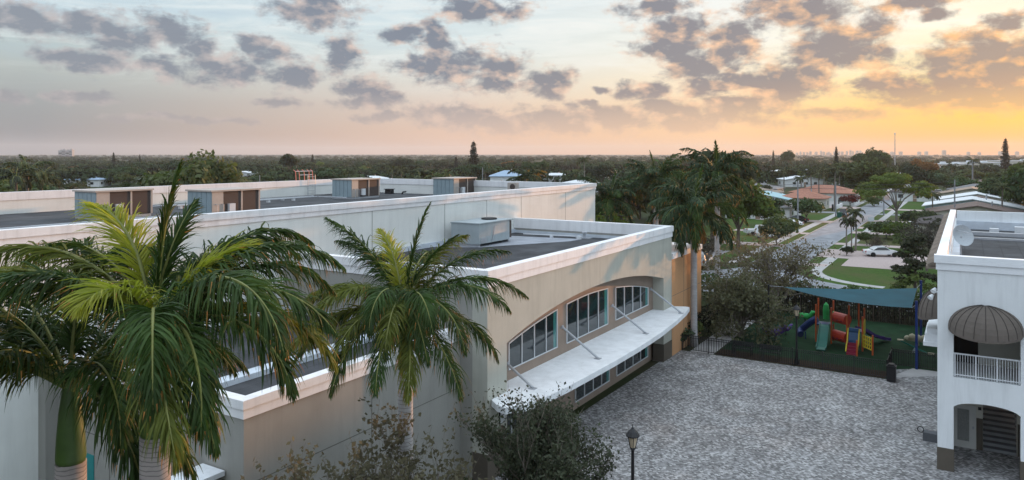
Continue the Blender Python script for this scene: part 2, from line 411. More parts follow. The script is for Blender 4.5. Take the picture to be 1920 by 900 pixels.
# ------------------------------------------------------------------ mesh helpers
class MB:
    def __init__(s): s.v = []; s.f = []; s.m = []
    def face(s, pts, mi=0):
        b = len(s.v); s.v += [tuple(p) for p in pts]; s.f.append(tuple(range(b, b + len(pts)))); s.m.append(mi)
    def box(s, x0, y0, z0, x1, y1, z1, mi=0):
        b = len(s.v)
        s.v += [(x0, y0, z0), (x1, y0, z0), (x1, y1, z0), (x0, y1, z0), (x0, y0, z1), (x1, y0, z1), (x1, y1, z1), (x0, y1, z1)]
        for q in ((0, 3, 2, 1), (4, 5, 6, 7), (0, 1, 5, 4), (1, 2, 6, 5), (2, 3, 7, 6), (3, 0, 4, 7)):
            s.f.append(tuple(b + i for i in q)); s.m.append(mi)
        return s
    def prism(s, pts, axis, a0, a1, mi=0):
        """closed polygon pts in the two other axes, extruded along axis"""
        def P(p, a): return (a, p[0], p[1]) if axis == 'x' else ((p[0], a, p[1]) if axis == 'y' else (p[0], p[1], a))
        n = len(pts); b = len(s.v)
        s.v += [P(p, a0) for p in pts] + [P(p, a1) for p in pts]
        s.f.append(tuple(b + i for i in range(n))[::-1]); s.m.append(mi)
        s.f.append(tuple(b + n + i for i in range(n))); s.m.append(mi)
        for i in range(n):
            j = (i + 1) % n
            s.f.append((b + i, b + j, b + n + j, b + n + i)); s.m.append(mi)
        return s
    def tube(s, pts, rad, n=6, mi=0, cap=True):
        pts = [Vector(p) for p in pts]
        if not hasattr(rad, '__len__'): rad = [rad] * len(pts)
        b = len(s.v); up = None
        for i, p in enumerate(pts):
            t = (pts[min(i + 1, len(pts) - 1)] - pts[max(i - 1, 0)]).normalized()
            if up is None: up = t.orthogonal().normalized()
            up = (up - t * up.dot(t)).normalized(); bn = t.cross(up)
            for j in range(n):
                a = 2 * math.pi * j / n
                s.v.append(tuple(p + (up * math.cos(a) + bn * math.sin(a)) * rad[i]))
        for i in range(len(pts) - 1):
            for j in range(n):
                s.f.append((b + i * n + j, b + i * n + (j + 1) % n, b + (i + 1) * n + (j + 1) % n, b + (i + 1) * n + j)); s.m.append(mi)
        if cap:
            s.f.append(tuple(b + j for j in range(n))[::-1]); s.m.append(mi)
            e = b + (len(pts) - 1) * n
            s.f.append(tuple(e + j for j in range(n))); s.m.append(mi)
        return s
    def lathe(s, prof, c=(0, 0, 0), n=12, mi=0):
        return s.tube([(c[0], c[1], c[2] + z) for r, z in prof], [max(r, .001) for r, z in prof], n, mi)
    def arr(s, v, f, mi=0):
        b = len(s.v); s.v += [tuple(p) for p in v]; s.f += [tuple(int(i) + b for i in q) for q in f]
        s.m += ([mi] * len(f)) if not hasattr(mi, '__len__') else list(mi)
        return s
    def build(s, name, mats, parent=None, smooth=False, local=False, kind=None, **props):
        off = Vector((0, 0, 0))
        if parent is not None and not local:
            off = wl(parent)
        me = bpy.data.meshes.new(name)
        me.from_pydata([(p[0] - off.x, p[1] - off.y, p[2] - off.z) for p in s.v], [], s.f)
        mats = mats if isinstance(mats, (list, tuple)) else [mats]
        for q in mats: me.materials.append(M[q])
        if len(mats) > 1: me.polygons.foreach_set('material_index', s.m)
        if smooth: me.polygons.foreach_set('use_smooth', [True] * len(me.polygons))
        me.update()
        o = bpy.data.objects.new(name, me); COL.objects.link(o)
        if parent is not None: o.parent = parent
        if kind: o['kind'] = kind
        for k2, v2 in props.items(): o[k2] = v2
        return o

def wl(o):
    p = Vector(o.location)
    while o.parent: o = o.parent; p += Vector(o.location)
    return p

def thing(name, label, cat, loc=(0, 0, 0), rz=0, group=None, sc=1.0):
    o = bpy.data.objects.new(name, None); COL.objects.link(o)
    o.location = loc; o.rotation_euler = (0, 0, rz); o.scale = (sc, sc, sc); o.empty_display_size = .3
    o['label'] = label; o['category'] = cat
    if group: o['group'] = group
    return o
def tag(o, label, cat, group=None):
    o['label'] = label; o['category'] = cat
    if group: o['group'] = group
    return o
def dup(root, loc, rz=0, label=None, group=None, sc=None):
    r = root.copy(); COL.objects.link(r); r.location = loc; r.rotation_euler = (0, 0, rz)
    if sc is not None: r.scale = sc if hasattr(sc, '__len__') else (sc, sc, sc)
    if label: r['label'] = label
    if group: r['group'] = group
    for ch in list(root.children):
        c = ch.copy(); COL.objects.link(c); c.parent = r
        for gch in list(ch.children):
            d = gch.copy(); COL.objects.link(d); d.parent = c
    return r

# ------------------------------------------------------------------ the setting: ground, roads, paving
def sheet(name, pts, z, m, kind='structure'):
    b = MB(); b.face([(x, y, z) for x, y in pts]); o = b.build(name, m); o['kind'] = kind; return o
def rect(x0, y0, x1, y1): return [(x0, y0), (x1, y0), (x1, y1), (x0, y1)]
sheet('ground', rect(-9000, -3000, 9000, 9000), 0, 'ground')
sheet('plaza_paving', [(-18.6, 24.5), (-12.9, 24.5), (-9, 10), (-9, -10), (40, -10), (40, 53.5), (-1.2, 53.5), (-1.2, 57.1), (-4.45, 57.1), (-4.45, 53.5), (-18.3, 53.5)], .004, 'paver')
sheet('playground_turf', [(-15.6, 53.55), (-4.5, 53.55), (-4.5, 55.9), (-3.0, 57.15), (9, 57.15), (9, 71.2), (-15.6, 71.2)], .008, 'turf')
sheet('playground_path', rect(-17.4, 53.55, -15.7, 72.0), .012, 'concrete')
sheet('planting_bed', [(-19.4, 24.4), (-14, 24.4), (-12.9, 22), (-11, 12), (-20, 12)], .006, 'mulch')
sheet('plaza_kerb_path', [(-4.42, 53.9), (-3.2, 57.1), (-1.3, 57.1), (-1.3, 56.2)], .012, 'concrete')
for r_ in (rect(-45, 100, -24.4, 196), rect(-45, 200.6, -24.4, 330), rect(-18.4, 88.4, 12, 196), rect(-18.4, 200.6, 0, 330), rect(10, 140, 40, 330)): sheet('lawn', r_, .002, 'lawn')
sheet('planting_bed', rect(-15.6, 53.6, -4.55, 55.4), .012, 'mulch')
# cross street and the residential street, with rounded corners
sheet('cross_street', rect(-260, 77.5, 260, 88.4), .004, 'asphalt')
def corner(cx, cy, r, a0, a1, apex, n=10):
    return [apex] + [(cx + r * math.cos(R(a0 + (a1 - a0) * i / n)), cy + r * math.sin(R(a0 + (a1 - a0) * i / n))) for i in range(n + 1)]
sheet('street', rect(-24.4, 88.4, -18.4, 900), .005, 'asphalt')
sheet('street_corner', corner(-7.4, 99.4, 11, 180, 270, (-18.4, 88.4)), .006, 'asphalt')
sheet('street_corner', corner(-35.4, 99.4, 11, 0, -90, (-24.4, 88.4)), .006, 'asphalt')
sheet('parking_apron', rect(-60, 88.4, -30.2, 112), .007, 'asphalt')
sheet('street_crossing', rect(-120, 196, 60, 200.5), .007, 'asphalt')
# pavements
sheet('pavement', rect(-27.6, 100, -26.1, 700), .009, 'concrete')
sheet('pavement', [(-16.7, 99.5), (-15.4, 99.5), (-15.4, 700), (-16.7, 700)], .009, 'concrete')
def arcstrip(cx, cy, r0, r1, a0, a1, n=14):
    A = [R(a0 + (a1 - a0) * i / n) for i in range(n + 1)]
    return [(cx + r0 * math.cos(a), cy + r0 * math.sin(a)) for a in A] + [(cx + r1 * math.cos(a), cy + r1 * math.sin(a)) for a in reversed(A)]
sheet('pavement', arcstrip(-6.4, 99.5, 9.0, 10.3, 180, 262), .009, 'concrete')
# driveways of pale pavers
for (x0, y0, x1, y1) in ((-18.38, 112, -4, 122), (-18.38, 102.5, -15.6, 105.0), (-18.38, 128.5, -6, 131.5), (-18.38, 148, -5, 152), (-18.38, 158, -7, 162), (-18.38, 176, -7, 180), (-18.38, 214, -7, 219),
                         (-36, 120.5, -24.42, 124.5), (-40, 168, -24.42, 173), (-38, 214, -24.42, 222), (-38, 142, -24.42, 145)):
    sheet('driveway', rect(x0, y0, x1, y1), .013, 'paver_pink')
sheet('driveway', rect(-14, 104.5, -6.5, 112.02), .014, 'paver_pink')
b = MB()
b.box(-24.55, 100, 0, -24.42, 500, .10); b.box(-18.38, 99, 0, -18.25, 500, .10)
b.build('kerb', 'kerb', kind='structure')

# ------------------------------------------------------------------ MAIN BUILDING
mb = thing('school_building', 'long pale stucco school building with stepped flat roofs and an arched window front', 'building', (-31, 40, 0))
XF, XR = -18.05, -18.85
Y0, Y1, A0, A1 = 27.48, 51.42, 29.1, 49.78
def arch(y, spring=5.82, apex=6.99):
    t = (y - (A0 + A1) / 2) / ((A1 - A0) / 2)
    rr = 1.95                                   # shallow circular arch
    k0 = math.sqrt(rr * rr - 1)
    return spring + (apex - spring) * (math.sqrt(max(rr * rr - t * t, 0)) - k0) / (rr - k0)
w = MB()
w.box(XR, Y0, 0, XF, A0, 8.58); w.box(XR, A1, 0, XF, Y1, 8.58)
N = 28
top = [(A1, 8.58), (A0, 8.58)]
curve = [(A0 + (A1 - A0) * i / N, arch(A0 + (A1 - A0) * i / N)) for i in range(N + 1)]
for i in range(N):
    (ya, za), (yb, zb) = curve[i], curve[i + 1]
    w.face([(XF, ya, za), (XF, yb, zb), (XF, yb, 8.58), (XF, ya, 8.58)])
    w.face([(XR, ya, za), (XR, yb, zb), (XF, yb, zb), (XF, ya, za)])
w.build('arched_front_wall', 'stucco_greige', mb)
w = MB(); w.box(-19.15, A0 - .3, 3.3, XR - .003, A1 + .3, 8.0); w.box(-19.25, A0 - .3, 0, -19.0, A1 + .3, 3.3)
w.build('recessed_wall', 'stucco_taupe', mb)
w = MB()
w.box(-31, Y0, 0, XR - .003, Y0 + .35, 8.58); w.build('side_wall', 'stucco_wing', mb); w = MB(); w.box(-31, Y1 - .35, 0, XR - .003, Y1, 8.58)
w.build('side_wall', 'stucco_wing', mb)
w = MB()   # brown dado on the two front piers
w.box(XR + .01, A1 - .02, 0.02, XF + .025, Y1 + .025, 1.23); w.build('dado', 'dado_brown', mb); w = MB(); w.box(XR + .01, Y0 - .025, .02, XF + .025, A0 + .02, 1.23)
w.build('dado', 'dado_brown', mb)
w = MB()   # two-step white parapet band
for (z0, z1, p) in ((8.58, 8.95, .05), (8.95, 9.35, .11)):
    w.box(XF - .38, Y0 - p, z0, XF + p, Y1 + p, z1); w.box(-31, Y0 - p, z0, XF - .381, Y0 + .36, z1); w.box(-31, Y1 - .36, z0, XF - .381, Y1 + p, z1)
w.build('parapet', 'band_white', mb)
w = MB(); w.box(-31, Y0 + .36, 8.0, XF - .38, Y1 - .36, 8.2); w.build('flat_roof', 'roof_black', mb)
w = MB(); w.face([(-30.9, 40.0, 8.206), (-28.0, 41.6, 8.206), (-24.4, 48.0, 8.206), (-24.2, 49.6, 8.206), (-30.9, 48.6, 8.206)]); w.build('roof_patch', 'roof_grey', mb)
w = MB(); w.box(-30.9, Y1 - .42, 8.2, XF - .4, Y1 - .365, 8.42); w.box(-30.98, Y0 + .4, 8.2, -30.85, Y1 - .4, 8.5); w.build('flashing', 'flashing', mb)

# upper windows in the arch
def window(y0, y1, zb, ztop, n, xs, fr='frame_white'):
    f = MB(); t = .046
    ys = [y0 + (y1 - y0) * i / n for i in range(n + 1)]
    f.box(xs, y0, zb, xs + .07, y1, zb + t)
    for i, y in enumerate(ys):
        yy0 = min(max(y - t / 2, y0), y1 - t); f.box(xs, yy0, zb + t, xs + .07, yy0 + t, ztop(yy0 + t / 2) - t)
    m = 16
    for i in range(m):
        ya, yb = y0 + (y1 - y0) * i / m, y0 + (y1 - y0) * (i + 1) / m
        za, zc = ztop(ya), ztop(yb)
        f.face([(xs + .07, ya, za - t), (xs + .07, yb, zc - t), (xs + .07, yb, zc), (xs + .07, ya, za)])
        f.face([(xs, ya, za - t), (xs, yb, zc - t), (xs + .07, yb, zc - t), (xs + .07, ya, za - t)])
        f.face([(xs, ya, za), (xs, yb, zc), (xs + .07, yb, zc), (xs + .07, ya, za)])
    fo = f.build('window', fr, mb)
    for i in range(n):
        p = MB(); ya, yb = ys[i] + t / 2, ys[i + 1] - t / 2
        last = (i == n - 1)
        yc = yb - (yb - ya) * .32 if last else yb
        k = 4
        def strip(u0, u1, mi):
            for q in range(k):
                a, c2 = u0 + (u1 - u0) * q / k, u0 + (u1 - u0) * (q + 1) / k
                p.face([(xs + .02, a, zb + t), (xs + .02, c2, zb + t), (xs + .02, c2, ztop(c2) - t), (xs + .02, a, ztop(a) - t)], mi)
        strip(ya, yc, 0)
        if last: strip(yc, yb, 1)
        p.build('pane', ['glass_dark', 'glass_teal'], fo)
    return fo
def wtop(y): return arch(y) - .62 - .012 * abs(y - 39.4)
window(30.48, 35.46, 4.10, wtop, 4, XR)
window(36.55, 42.05, 4.06, wtop, 4, XR)
window(43.22, 48.80, 4.06, lambda y: wtop(y) - .03, 4, XR)
for (a, c2) in ((29.9, 34.2), (37.9, 42.6), (43.7, 49.1)):
    window(a, c2, .42, lambda y: 3.0, 4, -18.99)
# white canopy with a bowed front edge
edge = [(27.75, -18.02), (27.3, -17.45), (27.15, -16.9), (28.0, -16.35), (29.3, -16.12), (31, -15.98), (33.2, -15.9), (36.3, -15.83), (39.7, -15.82), (43.6, -15.95), (47.4, -16.25), (50.2, -16.58), (51.75, -16.85), (51.9, -17.2), (51.45, -18.02)]
w = MB(); inner = [(51.4, -18.04), (A1 - .01, -18.04), (A1 - .01, XR + .004), (A0 + .01, XR + .004), (A0 + .01, -18.04)]
poly = [(x, y) for y, x in edge] + [(x, y) for y, x in inner]
b0 = len(w.v)
w.prism(poly, 'z', 3.32, 3.60)
w.build('canopy', 'canopy_white', mb)
for (yy, zw, xc, yc) in ((30.38, 4.46, -17.22, 30.05), (36.04, 5.10, -16.78, 36.23), (42.73, 5.10, -16.64, 42.80), (49.29, 5.12, -16.71, 49.49)):
    w = MB(); w.tube([(XR, yy, zw), (xc, yc, 3.64)], .065, 8); w.box(xc - .16, yc - .16, 3.60, xc + .16, yc + .16, 3.63); w.tube([(XR, yy, zw - .01), (XR + .05, yy, zw - .04)], .13, 8)
    w.build('tie_rod', 'steel_grey', mb)
# framed notice and shaped plaque on the near pier
w = MB(); w.box(XF, 28.42, 2.30, XF + .06, 28.92, 3.02); o = w.build('notice_board', 'black_plastic', mb)
w = MB(); w.box(XF + .06, 28.46, 2.68, XF + .07, 28.88, 2.98); w.box(XF + .06, 28.46, 2.34, XF + .07, 28.88, 2.64); w.build('paper', 'sign_white', o)
w = MB()
pl = [(28.2, 1.75), (28.95, 1.75), (28.95, 2.0), (28.82, 2.02), (28.78, 2.12), (28.66, 2.19), (28.5, 2.19), (28.38, 2.12), (28.34, 2.02), (28.2, 2.0)]
w.prism(pl, 'x', XF, XF + .04); w.build('plaque', 'plaque_brown', mb)
# low wing
XW, YW = -19.51, 15.7
w = MB()
w.box(XW - .3, YW, 0, XW, Y0 - .003, 6.12); w.box(-30.47, YW, 0, XW - .301, YW + .3, 6.12)
w.box(-46, YW - .45, 0, -30.471, YW, 6.12)
for y in (21.63,): w.box(XW, y - .02, 0, XW + .004, y + .02, 6.1, 1)
w.box(XW, YW, 3.97, XW + .004, Y0, 4.0, 1); w.box(-30.4, YW - .004, 3.97, XW, YW, 4.0, 1)
for x in (-23.2, -26.9): w.box(x - .02, YW - .004, 0, x + .02, YW, 6.1, 1)
w.build('wing_wall', ['stucco_wing', 'groove'], mb)
w = MB()
for (z0, z1, p) in ((6.12, 6.44, .05), (6.44, 6.72, .10)):
    w.box(XW - .32, YW - p, z0, XW + p, Y0 - .004, z1); w.box(-30.4, YW - p, z0, XW - .321, YW + .32, z1); w.box(-46, YW - .45 - p, z0, -30.401, YW - .1, z1)
w.build('wing_parapet', 'band_white', mb)
w = MB(); w.box(-46, YW + .33, 5.9, XW - .33, Y0 - .01, 6.16); w.build('wing_roof', 'roof_black', mb)
w = MB(); w.box(-23.2, YW + .5, 6.16, -22.6, Y0 - .05, 6.36); w.box(-31, Y0 - .06, 6.16, -19.9, Y0 - .005, 6.45); w.build('wing_flashing', 'flashing', mb)
# tall hall behind
w = MB()
HX0, HX1, HY0, HY1 = -61.3, -31.0, 13.0, 66.3
w.box(HX1 - .3, HY0, 0, HX1, HY1, 11.02); w.box(HX0, HY0, 0, HX1 - .301, HY0 + .3, 11.02)
w.box(HX0, HY1 - .3, 0, HX1 - .301, HY1, 11.02); w.box(HX0, HY0 + .301, 0, HX0 + .3, HY1 - .301, 11.02)
for y in (34.4, 41.8, 47.1, 52.2, 60.0): w.box(HX1, y - .02, 5, HX1 + .004, y + .02, 11.0, 1)
w.build('hall_wall', ['stucco_hall', 'groove'], mb)
w = MB()
for (z0, z1, p) in ((11.02, 11.30, .06), (11.30, 11.62, .12)):
    w.box(HX1 - .36, HY0 - p, z0, HX1 + p, HY1 + p, z1); w.box(HX0 - p, HY0 - p, z0, HX1 - .361, HY0 + .36, z1)
    w.box(HX0 - p, HY1 - .36, z0, HX1 - .361, HY1 + p, z1); w.box(HX0 - p, HY0 + .361, z0, HX0 + .36, HY1 - .361, z1)
w.build('hall_parapet', 'band_white', mb)
w = MB(); w.box(HX0 + .31, HY0 + .31, 9.8, HX1 - .31, HY1 - .31, 10.0); w.build('hall_roof', 'roof_black', mb)
# low block beyond the arched front
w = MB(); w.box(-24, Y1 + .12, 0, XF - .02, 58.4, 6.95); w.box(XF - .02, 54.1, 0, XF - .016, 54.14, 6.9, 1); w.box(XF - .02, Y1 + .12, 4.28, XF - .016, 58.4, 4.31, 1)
w.build('annex_wall', ['stucco_sunlit', 'groove'], mb)
w = MB(); w.box(-24.05, Y1 + .12, 6.95, XF + .05, 58.46, 7.32); w.build('annex_parapet', 'band_white', mb)
w = MB(); w.box(XF - .02, 56.6, 4.62, XF + .14, 56.85, 4.78); w.build('wall_lamp', 'rb_trim', mb)
# entrance slab by the wing
w = MB(); w.prism([(-23.35, 17.1), (-22.3, 17.1), (-22.3, 10.6), (-24.2, 10.6), (-24.2, 15.4)], 'z', 3.2, 3.4)
sc_ = thing('entrance_canopy', 'flat white entrance canopy slab jutting out between the palm trunk and the wing wall', 'canopy', (-22.9, 13.4, 0))
w = MB(); w.prism([(-20.35, 10.5), (-21.45, 10.5), (-21.45, 15.64), (-20.35, 15.64)], 'z', 4.17, 4.33); w.build('slab', 'canopy_white', sc_)
w = MB(); w.tube([(-20.9, 11.0, 0), (-20.9, 11.0, 4.17)], .07, 8); w.build('post', 'steel_grey', sc_)
w = MB(); w.box(-28.9, YW - .03, 0, -27.9, YW - .006, 3.2); w.build('door', 'teal_door', mb)

# roof equipment
def ac_unit(x, y, label, ang=0):
    t = thing('air_conditioner', label, 'air conditioner', (x, y, 10.0), ang, 'packaged air conditioners on the hall roof')
    wd, ln, h = 2.7, 4.1, 1.95
    q = MB(); q.box(.05, -.0 + .05, .18, wd - .05, 1.0, h - .08); q.box(.05, .05, .18, .5, ln - .05, h - .08)
    for i in range(5): q.box(.1 + i * .52, .0, .2, .1 + i * .52 + .48, .05, h - .1)
    q.build('side_panel', 'ac_blue', t, local=True)
    q = MB(); q.box(wd - .3, .05, .2, wd, .95, h - .1); q.build('service_panel', 'ac_tan', t, local=True)
    for (a, c2) in ((1.0, 2.45), (2.6, 4.0)):
        q = MB(); q.box(wd - .6, a, .22, wd - .06, c2, h - .12)
        q.build('coil', 'ac_coil', t, local=True)
    for bb in ((.5, ln - .12, .2, wd - .02, ln - .003, h - .1), (wd - .1, 2.46, .2, wd - .01, 2.59, h - .1), (wd - .1, 4.01, .2, wd, ln + .02, h - .1)):
        q = MB(); q.box(*bb); q.build('corner_post', 'ac_tan', t, local=True)
    q = MB(); q.box(-.08, -.08, h - .08, wd + .08, ln + .08, h + .03); q.build('top_cover', 'ac_tan', t, local=True)
    q = MB(); q.box(wd - .05, 1.35, .35, wd + .16, 1.85, 1.0); q.build('electric_box', 'sign_white', t, local=True)
    q = MB(); q.box(.05, .05, -.0, wd - .05, .25, .18); q.box(.05, ln - .25, 0, wd - .05, ln - .05, .18); q.box(.05, .26, 0, .25, ln - .26, .18); q.box(wd - .25, .26, 0, wd - .05, ln - .26, .18); q.build('base_rail', 'steel_grey', t, local=True)
    q = MB()
    for yy in (.3, .8): q.tube([(wd + .25, yy, 0), (wd + .25, yy, 1.0), (wd - .02, yy, 1.0)], .025, 6)
    q.build('pipe', 'steel_grey', t, local=True)
    return t
ac_unit(-46.9, 32.9, 'big packaged rooftop unit with blue-grey panels and two dark coils, between the two left palms')
ac_unit(-54.4, 54.4, 'packaged rooftop unit with blue-grey panels right beside the red ladder cage')
ac_unit(-47.7, 62.2, 'packaged rooftop unit above the middle palm, nearest the dark cone tree')
ac_unit(-53.0, 28.4, 'packaged rooftop unit half hidden behind the bright yellow palm frond')
t = thing('rooftop_unit', 'grey rooftop package unit on the lower black roof against the tall wall', 'air conditioner', (-30.3, 41.6, 8.2))
q = MB(); q.box(.0, .0, .2, 2.3, 3.9, 1.55); q.build('casing', 'ac_grey', t, local=True)
q = MB(); q.box(.25, 3.9, .3, 2.25, 4.25, 1.5); q.build('coil', 'ac_coil', t, local=True)
q = MB(); q.box(-.05, -.05, 1.55, 2.35, 4.35, 1.62); q.build('top_cover', 'ac_grey', t, local=True)
q = MB(); q.lathe([(.55, 0), (.58, .1), (.5, .12), (.1, .12)], (1.15, 3.0, 1.62), 16); q.build('fan_guard', 'black_plastic', t, local=True)
for y_ in (.1, 3.9): q = MB(); q.box(.1, y_, 0, 2.2, y_ + .2, .2); q.build('base_rail', 'steel_grey', t, local=True)
q = MB(); q.box(2.3, .2, .25, 2.33, .9, .6); q.build('name_plate', 'steel_grey', t, local=True)
q = MB(); q.tube([(2.33, 1.6, .3), (2.36, 1.9, 1.3)], .03, 6); q.build('handle', 'steel_grey', t, local=True)
t = thing('split_condenser', 'small cream split air conditioner with one round fan at the back parapet', 'air conditioner', (-39.2, 64.4, 10.0))
q = MB(); q.box(-.55, -.2, .75, .55, .2, 1.55); q.box(-.5, -.15, 0, -.4, .15, .75); q.box(.4, -.15, 0, .5, .15, .75); q.build('casing', 'ac_tan', t, local=True)
q = MB(); q.prism([(.05 + .3 * math.cos(a * math.pi / 8), 1.15 + .3 * math.sin(a * math.pi / 8)) for a in range(16)], 'y', -.225, -.2); q.build('fan', 'ac_coil', t, local=True)
t = thing('roof_ladder', 'ladder with red and white safety hoops at the far hall parapet', 'ladder', (-60.7, 57.8, 10))
q = MB()
for yy in (57.25, 58.3): q.tube([(-60.75, yy, 10), (-60.75, yy, 12.2)], .035, 6)
for i in range(7): q.tube([(-60.75, 57.25, 10.2 + i * .3), (-60.75, 58.3, 10.2 + i * .3)], .02, 6)
q.build('ladder', 'steel_grey', t)
q = MB()
for yy in (56.0, 56.5, 57.2, 57.9, 58.4): q.tube([(-61.2, yy, 11.62), (-61.3, yy, 12.6), (-61.7, yy + .1, 12.75)], .04, 6)
q.build('guard_post', 'ladder_red', t)
q = MB(); q.tube([(-61.3, 56, 12.6), (-61.3, 58.4, 12.6)], .03, 6); q.tube([(-61.3, 56.6, 12.2), (-61.3, 58.4, 12.2)], .03, 6); q.build('guard_rail', 'sign_white', t)
t = thing('roof_pipe', 'long low pale pipe run on blocks across the black hall roof', 'pipe', (-48, 42, 10))
q = MB(); q.tube([(-47, 20, 10.22), (-47, 31, 10.22)], .05, 6); q.tube([(-55, 37, 10.25), (-55, 53, 10.25), (-51, 53, 10.25)], .06, 6); q.tube([(-56.5, 36, 10.22), (-56.5, 54, 10.22)], .05, 6); q.build('pipe', 'steel_grey', t)
q = MB()
for yy in (21, 24, 27, 30): q.box(-47.15, yy - .1, 10.0, -46.85, yy + .1, 10.17)
for yy in (38, 41, 44, 47, 50): q.box(-55.15, yy - .1, 10.0, -54.85, yy + .1, 10.19); q.box(-56.65, yy - .1, 10.0, -56.35, yy + .1, 10.17)
q.build('block', 'sign_white', t)
t = thing('roof_vent', 'small black roof vent box near the hall back parapet', 'vent', (-55.3, 64.2, 10))
q = MB(); q.box(-55.7, 63.9, 10, -54.9, 64.5, 10.5); q.box(-55.8, 63.8, 10.5, -54.8, 64.6, 10.56); q.tube([(-53.6, 64.3, 10), (-53.4, 64.3, 10.25), (-53, 64.3, 10.3)], .09, 8); q.build('hood', 'black_plastic', t)
t = thing('drain_vent', 'small pale vent stub on the black roof by the white back parapet', 'vent', (-24.4, 50.3, 8.2))
q = MB(); q.lathe([(.12, 0), (.12, .35), (.2, .36), (.2, .46), (.02, .5)], (-24.4, 50.3, 8.2), 10); q.box(-25.0, 50.0, 8.2, -23.9, 50.7, 8.24); q.build('stub', 'steel_grey', t)
t = thing('conduit_rail', 'thin pale conduit on blocks beside the grey rooftop unit', 'pipe', (-26.5, 49, 8.2))
q = MB(); q.tube([(-28.8, 48.8, 8.42), (-24.4, 49.3, 8.42)], .04, 6); q.box(-24.5, 49.2, 8.21, -24.2, 49.45, 8.46); q.box(-26.6, 48.95, 8.21, -26.4, 49.15, 8.40); q.build('conduit', 'sign_white', t)

# ------------------------------------------------------------------ RIGHT BUILDING
rb = thing('arcade_building', 'white two-storey building with a balcony, brown dome awnings and a ground-floor arch', 'building', (-1.2, 39.5, 0))
FY = 39.49; BX0, BX1 = -1.2, 14.0; OX0, OX1 = -.56, 1.97
def rarch(x):
    t_ = (x - (OX0 + OX1) / 2) / ((OX1 - OX0) / 2); return 2.87 + .40 * math.sqrt(max(0, 1 - (t_ * .97) ** 2)) ** .9
w = MB()
w.box(BX0, FY, 0, OX0, FY + .5, 9.18); w.box(OX1, FY, 0, OX1 + .7, FY + .5, 9.18)
w.box(OX0, FY, 7.7, OX1, FY + .5, 9.18); w.box(OX1 + .7, FY, 0, BX1, FY + .5, 9.18)
cv = [(OX0 + (OX1 - OX0) * i / 16, rarch(OX0 + (OX1 - OX0) * i / 16)) for i in range(17)]
w.prism([(OX1, 4.32), (OX0, 4.32)] + cv, 'y', FY, FY + .5)
cv2 = [(OX0 + (OX1 - OX0) * i / 16, 6.75 + .95 * math.sqrt(max(0, 1 - ((i - 8) / 8.0) ** 2))) for i in range(17)]
w.prism([(OX1, 7.7), (OX0, 7.7)] + cv2, 'y', FY, FY + .5)
w.build('front_wall', 'rb_white', rb)
w = MB(); w.box(BX0, FY + .501, 0, BX0 + .4, 72, 9.18); w.build('side_wall', 'rb_white', rb); w = MB(); w.box(BX0 + .401, 71.6, 0, BX1, 72, 9.8); w.build('side_wall', 'rb_white', rb)
w = MB()
w.box(BX0 - .02, FY - .02, .0, OX0 + .02, FY + .52, 1.03); w.build('dado', 'dado_brown', rb); w = MB(); w.box(OX1 - .02, FY - .02, 0, OX1 + .72, FY + .52, 1.03); w.build('dado', 'dado_brown', rb)
w = MB()
for (z0, z1, p) in ((9.18, 9.50, .06), (9.50, 9.85, .13)):
    w.box(BX0 - p, FY - p, z0, BX1, FY + .35, z1); w.box(BX0 - p * .4, FY + .351, z0, BX0 + .35, 72.05, z1)
w.build('cornice', 'rb_trim', rb)
w = MB(); w.box(BX0 + .36, FY + .36, 8.1, BX1, 71.59, 8.35); w.build('flat_roof', 'roof_black', rb)
w = MB(); w.box(BX0 + .36, 71.3, 8.35, BX1, 71.59, 9.0); w.box(BX0 + .36, FY + .36, 8.35, BX0 + .8, 71.2, 8.7); w.build('flashing', 'flashing', rb)
w = MB()
for i in range(40):
    yy = FY + .6 + i * .8
    w.tube([(BX0 - .1, yy + .2, 9.45), (BX0 - .42, yy + .2, 9.26)], .2, 6)
w.box(BX0 - .50, FY + .62, 9.10, BX0 - .07, 71.9, 9.20)
w.build('tile_eave', 'shingle_tan', rb)
w = MB(); w.box(BX0 + .41, 43.1, 0, .62, 43.4, 4.0, 0); w.box(2.0, 43.1, 0, 3.5, 43.4, 4.0, 0); w.box(.35, 43.07, 0, .615, 43.1, 1.55, 1); w.box(2.02, 43.07, 0, 3.5, 43.1, 1.55, 1); w.box(OX1 + .7, FY + .5, 0, OX1 + .9, 43.1, 4, 0)
w.build('arcade_wall', ['rb_cream', 'dado_brown'], rb)
d = MB(); d.box(-.72, 43.05, 0, .33, 43.1, 2.1); d = d.build('door', 'door_white', rb)
w = MB(); w.box(-.45, 43.04, .35, .05, 43.05, 1.9); w.build('glass', 'door_glass', d)
w = MB(); w.box(.18, 43.0, 1.0, .26, 43.05, 1.1); w.build('handle', 'steel_grey', d)
w = MB(); w.box(.42, 43.08, 1.95, .56, 43.1, 2.1); w.build('sign_plate', 'black_plastic', rb)
w = MB()
for i in range(9):
    w.box(.64, 43.15 + i * .28, i * .18, 1.98, 43.45 + i * .28 + .02, i * .18 + .15, 1); w.box(.63, 43.13 + i * .28, i * .18 + .15, 1.99, 43.47 + i * .28, i * .18 + .178, 0)
w.build('stairs', ['tread_dark', 'riser_grey'], rb)
w = MB(); w.box(BX0 + .41, FY + .501, 4.1, BX1, 44.5, 4.3); w.build('balcony_floor', 'rb_trim', rb)
w = MB(); w.box(.42, 42.6, 4.3, BX1, 42.8, 8.1, 0); w.box(BX0 + .41, 42.6, 4.3, .419, 42.8, 8.1, 1); w.build('balcony_wall', ['rb_cream', 'dark_room'], rb)
w = MB()
w.box(OX0, FY + .1, 5.36, OX1, FY + .16, 5.42); w.box(OX0, FY + .1, 4.42, OX1, FY + .16, 4.46)
